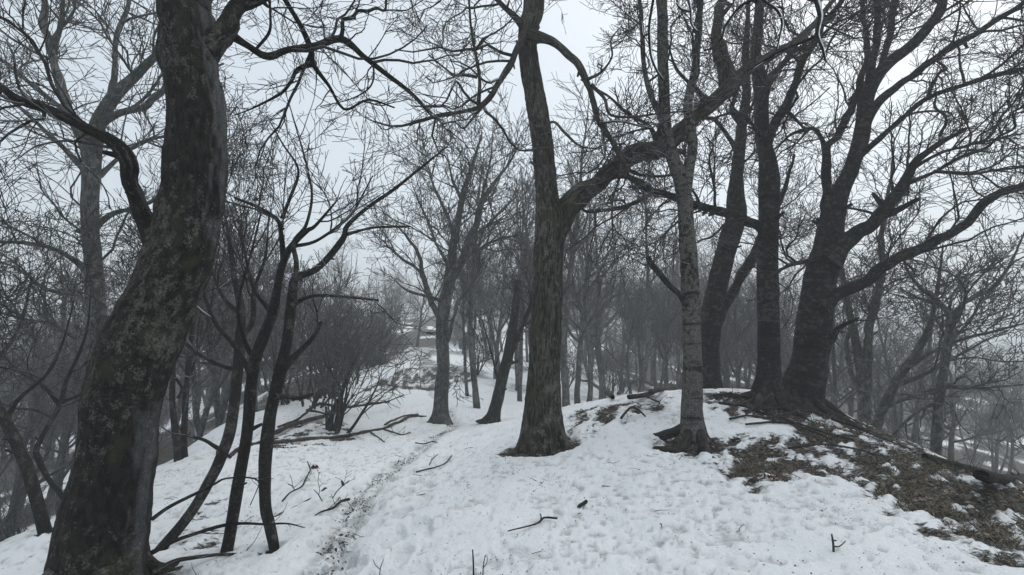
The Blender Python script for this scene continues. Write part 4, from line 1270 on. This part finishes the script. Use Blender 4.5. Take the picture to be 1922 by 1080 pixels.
# named mid-distance individuals (photo column, distance)
def pl(px, Y):
    return (px - CX) / F * Y, Y
SPOT = [
    ('shrub', 0, 618, 10.3, 1.05, 0.3, 'many-stemmed shrub rising from the brush pile left of the trail'),
    ('shrub', 1, 600, 14, 1.5, 1.4, 'many-stemmed shrub at the brow behind the brush pile'),
    ('shrub', 0, 640, 16.5, 1.5, 2.9, 'dense shrub at the trail bend behind the brush pile'),
    ('shrub', 1, 545, 13.6, 1.3, 4.4, 'low shrub at the brow behind the three slim stems'),
    ('shrub', 0, 690, 24, 1.5, 5.1, 'misty shrub just left of the trail further up'),
    ('shrub', 1, 572, 12.2, 1.1, 0.2, 'ragged shrub just behind the rightmost slim stem at the brow'),
    ('shrub', 1, 662, 19.5, 1.6, 3.6, 'wide hazy shrub where the trail bends uphill'),
    ('shrub', 0, 722, 27, 1.5, 1.9, 'faint shrub on the left of the trail below the lone tree'),
    ('broad', 0, 783, 35, 0.9, 1.0, 'lone misty tree standing at the top of the trail'),
    ('pole', 0, 897, 15.5, 1.1, 0.6, 'grey pole-like tree directly right of the trailside tree'),
    ('pole', 2, 878, 18, 0.95, 2.1, 'thin pole tree in the gap between trailside tree and snapped trunk'),
    ('pole', 1, 1063, 17, 1.2, 3.0, 'slim straight tree just right of the furrowed trunk'),
    ('twin', 0, 1095, 19, 1.3, 0.5, 'twin stemmed tree behind the fallen bough on the crest'),
    ('broad', 1, 1130, 23, 1.25, 2.2, 'stout misty tree behind the fallen bough on the crest'),
    ('pole', 0, 1195, 21, 1.3, 4.0, 'straight misty tree left of the mottled trunk'),
    ('pole', 2, 976, 18, 1.3, 4.4, 'slim misty tree seen just left of the furrowed trunk'),
    ('twin', 0, 1395, 21, 1.2, 5.0, 'misty tree seen between curved and upright trunks'),
    ('pole', 2, 1572, 13, 0.9, 1.0, 'thin bare pole tree just right of the massive trunk'),
]
placed = []
for kind, v, px, Y, s, rz, lab in SPOT:
    x, y = pl(px, Y)
    plant(kind, v, x, y, s, rz, {'shrub': 'bare_shrub', 'pole': 'pole_tree', 'broad': 'misty_tree', 'twin': 'twin_tree'}[kind], lab, None)
    placed.append((x, y))

rs = np.random.default_rng(23)
def scatter(n, x0, x1, y0, y1, kinds, smin, smax, gap, name, label, group, reject=None):
    k = 0
    for _ in range(n * 40):
        if k >= n:
            break
        px = rs.uniform(x0, x1)
        Y = y0 * (y1 / y0) ** rs.random()
        x, y = pl(px, Y)
        pdist = seg_dist(np.array([x]), np.array([y]), PATH)[0]
        if pdist < (1.3 + 0.05 * Y if Y < 40 else 1.0) or (reject and reject(px, Y, x, y)):
            continue
        if any((x - a) ** 2 + (y - b) ** 2 < gap ** 2 for a, b in placed):
            continue
        placed.append((x, y))
        kd = kinds[rs.integers(len(kinds))]
        v = int(rs.integers(3))
        plant(kd, v, x, y, rs.uniform(smin, smax), rs.uniform(0, 6.28), 'bare_shrub' if kd == 'shrub' else name,
              (label[1] if kd == 'shrub' else {'pole': 'slim straight', 'broad': 'broad-crowned', 'twin': 'twin-stemmed'}[kd] + ' ' + label[0])
              + (', faint and far off' if Y > 1.9 * y0 else ', among the nearer ones'), group[1] if kd == 'shrub' else group[0])
        k += 1

gapx = lambda px, Y, x, y: 670 < px < 800 and Y < 40
scatter(120, 870, 1440, 21, 95, ['pole', 'pole', 'twin', 'broad', 'pole', 'shrub'], 1.0, 1.55, 1.2, 'woodland_tree',
        ('tree in the misty wood beyond the crest', 'bare shrub in the misty wood beyond the crest'),
        ('misty trees beyond the crest', 'shrubs beyond the crest'))
scatter(70, 380, 900, 24, 110, ['pole', 'twin', 'broad', 'shrub', 'shrub'], 0.75, 1.2, 1.2, 'woodland_tree',
        ('tree in the misty wood along the trail', 'bare shrub in the misty wood along the trail'),
        ('misty trees along the trail', 'shrubs along the trail'), gapx)
scatter(60, -60, 540, 11.0, 62, ['broad', 'twin', 'pole', 'shrub', 'broad'], 0.75, 1.2, 1.1, 'woodland_tree',
        ('tree on the valley side below the left brow', 'bare shrub on the valley side below the left brow'),
        ('trees on the left valley side', 'shrubs on the left valley side'), lambda px, Y, x, y: x > -7.5)
scatter(64, 1420, 2000, 20, 90, ['broad', 'twin', 'broad', 'shrub', 'pole'], 0.75, 1.2, 1.3, 'woodland_tree',
        ('tree on the misty slope falling away on the right', 'bare shrub on the misty slope falling away on the right'),
        ('trees on the right slope', 'shrubs on the right slope'))

scatter(26, 640, 880, 19, 55, ['shrub'], 0.35, 0.8, 0.8, 'bare_shrub', ('', 'low bare shrub scattered beside the upper trail'), ('', 'low shrubs beside the upper trail'))

# ------------------------------------------------------------------ fallen wood on the snow
def lay(pts, w0, w1, lift=0.0, arch=0.0):
    rows = []
    n = len(pts)
    for i, p in enumerate(pts):
        g = G(p[0], p[1] + 2)
        r = (w0 + (w1 - w0) * i / (n - 1)) * 0.5 / F * g[1]
        t = i / (n - 1)
        rows.append([g[0], g[1], g[2] + r * 0.25 + lift + arch * math.sin(math.pi * t), r])
    return np.array(rows)

def fallen(name, label, main, subs=(), mat='rot', twigs=0.0, cat='branch', group=None, tl=0.25):
    base = main[len(main) // 2, :3]
    t = Tree(name, label, base, mat, 'twig', cat, group)
    t.add('bough', main, step=0.03, sides=9)
    bo_ = t.last
    for s in subs:
        t.add('side_branch', s, step=0.03, sides=7, under=bo_)
    if twigs:
        rl = lambda L: 0.0025 + 0.012 * L
        t.crown([dict(per_m=twigs, L0=tl * 0.4, L1=tl * 1.6, ang=45, up=0.12, wig=0.2, n=6, r_of_L=rl, sides=4, t0=0.2),
                 dict(per_m=twigs, L0=tl * 0.2, L1=tl * 0.6, ang=42, up=0.08, wig=0.2, n=4, r_of_L=rl, sides=3, t0=0.2)], 0.0024, name='twigs')
    return t

fallen('fallen_bough', 'long grey fallen bough lying across the snow towards the trailside tree',
       lay([(500, 832), (545, 828), (585, 824), (625, 821), (665, 814), (700, 808), (722, 804), (745, 796), (770, 784), (800, 782)], 8, 4, 0.01),
       [lay([(718, 806), (738, 812), (755, 816), (770, 812)], 4, 2, 0.02), lay([(696, 812), (708, 820), (722, 830)], 3, 2, 0.01),
        lay([(722, 802), (742, 792), (764, 785), (785, 781)], 4, 3, 0.06)], twigs=2)
fallen('fallen_bough', 'dark fallen bough slanting up from behind the slim stems to the shrub foot',
       lay([(500, 822), (540, 806), (570, 796), (605, 786), (625, 778), (648, 772)], 9, 6, 0.05), twigs=2)
fallen('fallen_bough', 'thin fallen bough propped above the brush pile, reaching towards the trail',
       np.vstack([lay([(522, 806), (560, 790)], 5, 5, 0.05), lay([(600, 776), (640, 782), (690, 774), (730, 768)], 5, 3, 0.22)]),
       [lay([(690, 774), (712, 772), (735, 766), (758, 756)], 3, 2, 0.26)], 'stem', twigs=4, tl=0.35)
fallen('fallen_bough', 'short fallen bough crossing the brush pile beside the dark stub',
       lay([(575, 778), (600, 780), (620, 783), (648, 774)], 4, 5, 0.1), (), 'stem', twigs=2)
fallen('fallen_log', 'thick dark log lying at the brow behind the slim stems',
       lay([(428, 858), (460, 838), (490, 830), (520, 822)], 9, 7, 0.0), (), 'stem', twigs=3, cat='log')
fallen('fallen_log', 'rotten grey log with a snapped dark end lying in the snow below the trail',
       lay([(505, 976), (530, 963), (560, 950), (585, 936), (600, 926), (611, 918)], 7, 10, -0.01), (), 'rot', twigs=0, cat='log')
fallen('dead_twig', 'curved dead twig with small side shoots in the snow beyond the rotten log',
       lay([(530, 950), (545, 933), (566, 920), (575, 903), (582, 888), (578, 872)], 3.5, 2, 0.05), [lay([(553, 929), (548, 920), (540, 917)], 2, 1.5, 0.05)], 'stem', 3, tl=0.12)
fallen('dead_shrub', 'small tangled dead shrub beside the end of the rotten log',
       lay([(592, 971), (605, 963), (625, 957), (640, 945), (655, 941)], 3, 5, 0.02), [lay([(605, 965), (598, 950), (590, 940)], 2, 1.5, 0.12), lay([(625, 957), (635, 940), (655, 922)], 2, 1.5, 0.12)], 'stem', 9, 'shrub', tl=0.18)
fallen('dead_twig', 'forked dead twig lying right of the trail, mid slope',
       lay([(781, 887), (798, 882), (818, 878), (836, 870), (848, 856)], 3, 2, 0.01), [lay([(806, 881), (813, 868), (822, 860)], 2, 1.5, 0.06)], 'stem', 4, tl=0.12)
fallen('dead_twig', 'thin dead twig beside the top of the groove of the trail',
       lay([(780, 831), (795, 833), (812, 829), (822, 832)], 2.5, 2, 0.01), (), 'stem', 2, tl=0.1)
fallen('dead_twig', 'dark arched dead twig with fine shoots in the middle of the front snow',
       lay([(953, 1000), (985, 992), (1010, 986), (1022, 976), (1046, 977)], 2.5, 4, 0.015), [lay([(1015, 980), (1016, 974), (1014, 970)], 3, 2, 0.02)], 'stem', 6, tl=0.1)
fallen('short_stick', 'short thick black stick stuck in the snow below the mottled tree', lay([(1086, 955), (1093, 951), (1101, 945)], 6, 6, 0.01), (), 'stem', 0, 'stick')
fallen('fallen_bough', 'large crooked fallen bough lying on the crest left of the mottled tree',
       lay([(1180, 751), (1205, 748), (1225, 742), (1240, 736), (1268, 728), (1300, 722)], 10, 8, 0.05),
       [np.vstack([lay([(1160, 740), (1168, 735)], 6, 6, 0.05), lay([(1178, 724), (1205, 721), (1235, 728), (1262, 726)], 5, 4, 0.25)]),
        lay([(1210, 749), (1228, 758), (1238, 764), (1225, 778)], 4, 2, 0.06),
        np.vstack([lay([(1150, 752), (1140, 738), (1125, 730)], 8, 6, 0.06), lay([(1105, 722), (1085, 718)], 5, 3, 0.2)])], 'rot', 4, tl=0.3)
fallen('fallen_bough', 'small bent bough arching out of litter between the furrowed and mottled trees',
       lay([(1166, 788), (1180, 778), (1188, 774), (1200, 780), (1212, 786)], 5, 3, 0.03, 0.05), (), 'rot', 3, tl=0.15)
for k, (pts, lab) in enumerate([
        ([(1400, 800), (1450, 795), (1500, 800), (1545, 815), (1600, 830)], 'long thin dead branch sloping down the bank below the massive tree'),
        ([(1420, 775), (1470, 790), (1520, 812), (1560, 828)], 'dead branch lying under the roots of the upright tree'),
        ([(1370, 790), (1400, 782), (1440, 786), (1490, 780)], 'dead branch across the litter right of the mottled tree'),
        ([(1350, 760), (1390, 765), (1430, 772), (1480, 765)], 'dead branch lying across the crest before the upright tree'),
        ([(1560, 790), (1610, 806), (1660, 828), (1710, 846)], 'dead branch along the edge of the bank beyond the massive tree'),
        ([(1480, 845), (1540, 838), (1600, 846), (1660, 862)], 'dead branch lying in the streaky snow of the open bank'),
        ([(1340, 745), (1370, 742), (1410, 748), (1450, 755)], 'dead branch tangle between curved and upright trunks')]):
    fallen('dead_branch', lab, lay(pts, 5, 3, 0.03), [lay([pts[1], (pts[1][0] + 30, pts[1][1] - 14), (pts[1][0] + 70, pts[1][1] - 12)], 4, 2, 0.05)], 'stem', 5, tl=0.35)
fallen('mossy_log', 'dark rotten log lying along the edge of the bank at the right',
       lay([(1735, 856), (1770, 863), (1810, 874), (1850, 884), (1890, 893), (1940, 906)], 22, 16, -0.05), (), 'old', 3, 'log', tl=0.15)
# upright shoots and stubs
def upright(name, label, px, py, hpx, w, lean=0.0, mat='stem', side=(), cat='shoot'):
    g = G(px, py)
    Y = g[1]
    c = T([(px, py + 6, w * 1.1), (px + lean * 0.3, py - hpx * 0.5, w), (px + lean, py - hpx, w * 0.75)], Y)
    t = Tree(name, label, g, mat, 'twig', cat)
    t.add('stem', c, step=0.02, sides=8, carrier=False)
    st_ = t.last
    for s in side:
        t.add('side_shoot', T(s, Y, Y + 0.03), step=0.01, sides=6, carrier=False, under=st_)
upright('dead_shoot', 'single straight black shoot standing in the front snow', 889, 1078, 46, 3.5, -2)
upright('dead_shoot', 'thin crooked pale shoot right of the straight black one', 906, 1078, 36, 2.0, 5, side=[[(907, 1066, 2), (914, 1056, 1.6), (914, 1042, 1.4)]])
upright('dead_shoot', 'branched dark shoot poking from the snow at lower right', 1565, 1037, 34, 5, -4,
        side=[[(1565, 1026, 4), (1575, 1026, 3), (1583, 1020, 2.5), (1587, 1016, 2)], [(1562, 1014, 4), (1569, 1015, 3.5)]])
upright('dead_shoot', 'fine forked shoot by the bottom of the trail', 712, 1080, 30, 1.8, 8, side=[[(714, 1070, 1.8), (704, 1060, 1.5), (700, 1050, 1.2)]])
upright('wood_stub', 'small grey stub standing in the snow above the trail dip', 645, 916, 13, 6, -4, 'rot', cat='stub')
upright('wood_stub', 'dark splintered stub at the foot of the shrub in the brush pile', 614, 806, 42, 7, -2, cat='stub')
upright('wood_stub', 'thick dark stem rising from the brush pile beside the splintered stub', 618, 808, 58, 12, 16, side=[[(630, 770, 9), (640, 740, 7), (655, 700, 5), (675, 660, 3)]], cat='stub')

# ------------------------------------------------------------------ the ground itself, litter, grass
build_ground()

def flakes(name, pts, size, mat, label, cat, flat=0.4, aspect=1.6):
    n = len(pts)
    a = rng.uniform(0, 2 * np.pi, n)
    L = size * rng.uniform(0.5, 1.5, n)
    d = np.stack([np.cos(a), np.sin(a), rng.normal(0, flat, n)], -1)
    e = np.stack([-np.sin(a), np.cos(a), rng.normal(0, flat, n)], -1) / aspect
    lift = np.zeros((n, 3))
    lift[:, 2] = L * rng.uniform(0.05, 0.35, n)
    p = pts
    V = np.stack([p - d * L[:, None] * .5, p - e * L[:, None] * .5 + lift, p + d * L[:, None] * .5, p + e * L[:, None] * .5 + lift, p + lift * 0.2], 1).reshape(-1, 3)
    i = np.arange(n)[:, None] * 5
    tr = np.concatenate([i + np.array([[0, 1, 4]]), i + np.array([[1, 2, 4]]), i + np.array([[2, 3, 4]]), i + np.array([[3, 0, 4]])])
    o = obj(name, make_mesh(name, V, np.zeros((0, 4), int), tr, mat, smooth=False))
    return tag(o, label, cat, kind='stuff')

def sample_ground(n, y0, y1, px0, px1, weight):
    out = []
    got = 0
    while got < n:
        m = 20000
        Y = np.sqrt(rng.uniform(y0 ** 2, y1 ** 2, m))
        x = (rng.uniform(px0, px1, m) - CX) / F * Y
        w = weight(x, Y)
        s = rng.random(m) < w
        out.append(np.stack([x[s], Y[s]], -1))
        got += s.sum()
    q = np.vstack(out)[:n]
    z = gh(q[:, 0], q[:, 1])
    return np.column_stack([q, z])

bareness = lambda x, y: sstep(0.45, 0.7, bare_mask(x, y))
q = sample_ground(8000, 2.5, 10, 1000, 2000, bareness)
q[:, 2] -= 0.03
flakes('leaf_litter', q, 0.038, M['leaf'], 'brown dead leaves and bark bits over the thawed bank', 'leaves')
q = sample_ground(3000, 5, 12, 300, 900, bareness)
q[:, 2] -= 0.03
flakes('leaf_litter', q, 0.04, M['leaf'], 'dark leaf scraps in the thawed patches on the left slope', 'leaves')
pw = lambda x, y: np.exp(-((seg_dist(x, y, PATH) - 0.05) / 0.07) ** 2) * sstep(0.45, 0.6, fbm(np.stack([x * 3, y * 3, x * 0 + 2], -1), 3))
q = sample_ground(900, 3, 15, 500, 900, pw)
q[:, 2] -= 0.035
flakes('trail_dirt', q, 0.022, M['speck'], 'dark crumbs of soil and bark trodden along the trail', 'dirt')
sw = lambda x, y: (bare_mask(x, y) < 0.1) * (0.08 + 0.9 * sstep(0.5, 0.7, fbm(np.stack([x * 1.3, y * 1.3, x * 0 + 2], -1), 3)))
q = sample_ground(4200, 2.5, 9, 300, 1922, sw)
flakes('bark_crumbs', q, 0.011, M['speck'], 'tiny bark and leaf crumbs sprinkled over the snow', 'debris')
# small twigs dropped on the snow
q = sample_ground(150, 2.8, 10, 320, 1922, lambda x, y: 0.25 + 0.75 * sstep(0.45, 0.65, fbm(np.stack([x * 0.9, y * 0.9, x * 0 + 72], -1), 3)))
a = rng.uniform(0, 2 * np.pi, len(q))
TP = np.empty((len(q), 5, 3))
TP[:, 0] = q
TP[:, 0, 2] -= 0.012
for k in range(1, 5):
    a = a + rng.normal(0, 0.35, len(q))
    st = q[:, :1] * 0 + rng.uniform(0.012, 0.06, (len(q), 1))
    TP[:, k] = TP[:, k - 1] + np.column_stack([np.cos(a), np.sin(a), rng.uniform(-0.1, 0.35, len(q))]) * st
V, Q, Tt, K = tubes(TP, np.linspace(1, 0.4, 5)[None] * rng.uniform(0.0022, 0.0048, (len(q), 1)), 4)
tag(obj('twig_scraps', make_mesh('twig_scraps', V, Q, Tt, M['twig'], {'bark': K})), 'small broken twigs scattered over the front snow', 'twigs', kind='stuff')
# reddish leaves
def heap(px, py, n, sp):
    g = G(px, py)
    q = np.column_stack([g[0] + rng.normal(0, sp, n), g[1] + rng.normal(0, sp * 0.8, n)])
    return np.column_stack([q, gh(q[:, 0], q[:, 1]) + 0.01])
flakes('red_leaves', heap(1492, 762, 90, 0.16), 0.06, M['red_leaf'], 'reddish leaves gathered at the foot of the massive tree', 'leaves', 0.7)
flakes('red_leaves', heap(1440, 898, 40, 0.06), 0.035, M['red_leaf'], 'small cluster of red leaves at the snow margin', 'leaves', 0.5)
flakes('red_leaves', heap(590, 880, 12, 0.03), 0.05, M['red_leaf'], 'single red leaf clump by the curved twig in the snow', 'leaves', 0.8)

def grass(name, pts, h, label):
    n = len(pts)
    a = rng.uniform(0, 2 * np.pi, n)
    w = np.stack([np.cos(a), np.sin(a), 0 * a], -1) * 0.0035
    b = np.stack([np.sin(a) + rng.normal(0, .4, n), np.cos(a) + rng.normal(0, .4, n), rng.uniform(0.15, 1.0, n)], -1)
    H = (h * rng.uniform(0.4, 1.4, n))[:, None]
    mid = pts + unit(b) * H * 0.5 + np.array([0, 0, 0.01])
    tip = mid + unit(b * np.array([1, 1, 0.25])) * H * 0.6
    V = np.stack([pts - w, pts + w, mid + w * .8, mid - w * .8, tip], 1).reshape(-1, 3)
    i = np.arange(n)[:, None] * 5
    qd = i + np.array([[0, 1, 2, 3]])
    tr = i + np.array([[3, 2, 4]])
    o = obj(name, make_mesh(name, V, qd, tr, M['grass'], smooth=False))
    return tag(o, label, 'grass', kind='stuff')

gw = lambda x, y: sstep(0.3, 0.65, bare_mask(x, y)) * sstep(0.53, 0.62, fbm(np.stack([x * 1.4, y * 1.4, x * 0 + 13], -1), 3)) * (x > 1.8)
q = sample_ground(11000, 2.6, 8.5, 1380, 2000, gw)
q[:, 2] -= 0.045
grass('withered_grass', q, 0.07, 'short withered grass and moss on the open bank at the right')

# ------------------------------------------------------------------ the haze
def haze():
    lo, hi = np.array([-430.0, -430.0, -26.0]), np.array([430.0, 430.0, 17.0])
    v = np.array([[x, y, z] for z in (lo[2], hi[2]) for x, y in ((lo[0], lo[1]), (hi[0], lo[1]), (hi[0], hi[1]), (lo[0], hi[1]))])
    q = np.array([[3, 2, 1, 0], [4, 5, 6, 7], [0, 1, 5, 4], [1, 2, 6, 5], [2, 3, 7, 6], [3, 0, 4, 7]])
    m = bpy.data.materials.new('haze')
    m.use_nodes = True
    nt = m.node_tree
    nt.nodes.clear()
    pv = nt.nodes.new('ShaderNodeVolumePrincipled')
    pv.inputs['Color'].default_value = (0.82, 0.85, 0.87, 1)
    pv.inputs['Density'].default_value = HAZE_DENSITY
    pv.inputs['Anisotropy'].default_value = 0.2
    out = nt.nodes.new('ShaderNodeOutputMaterial')
    nt.links.new(pv.outputs[0], out.inputs['Volume'])
    o = obj('haze', make_mesh('haze', v, q, np.zeros((0, 3), int), m, smooth=False))
    o['kind'] = 'stuff'
haze()
tot = 0
for me in bpy.data.meshes:
    tot += sum(1 for _ in ()) + len(me.loops) - 2 * len(me.polygons)
print('TRIANGLES', tot, 'OBJECTS', len(bpy.data.objects))
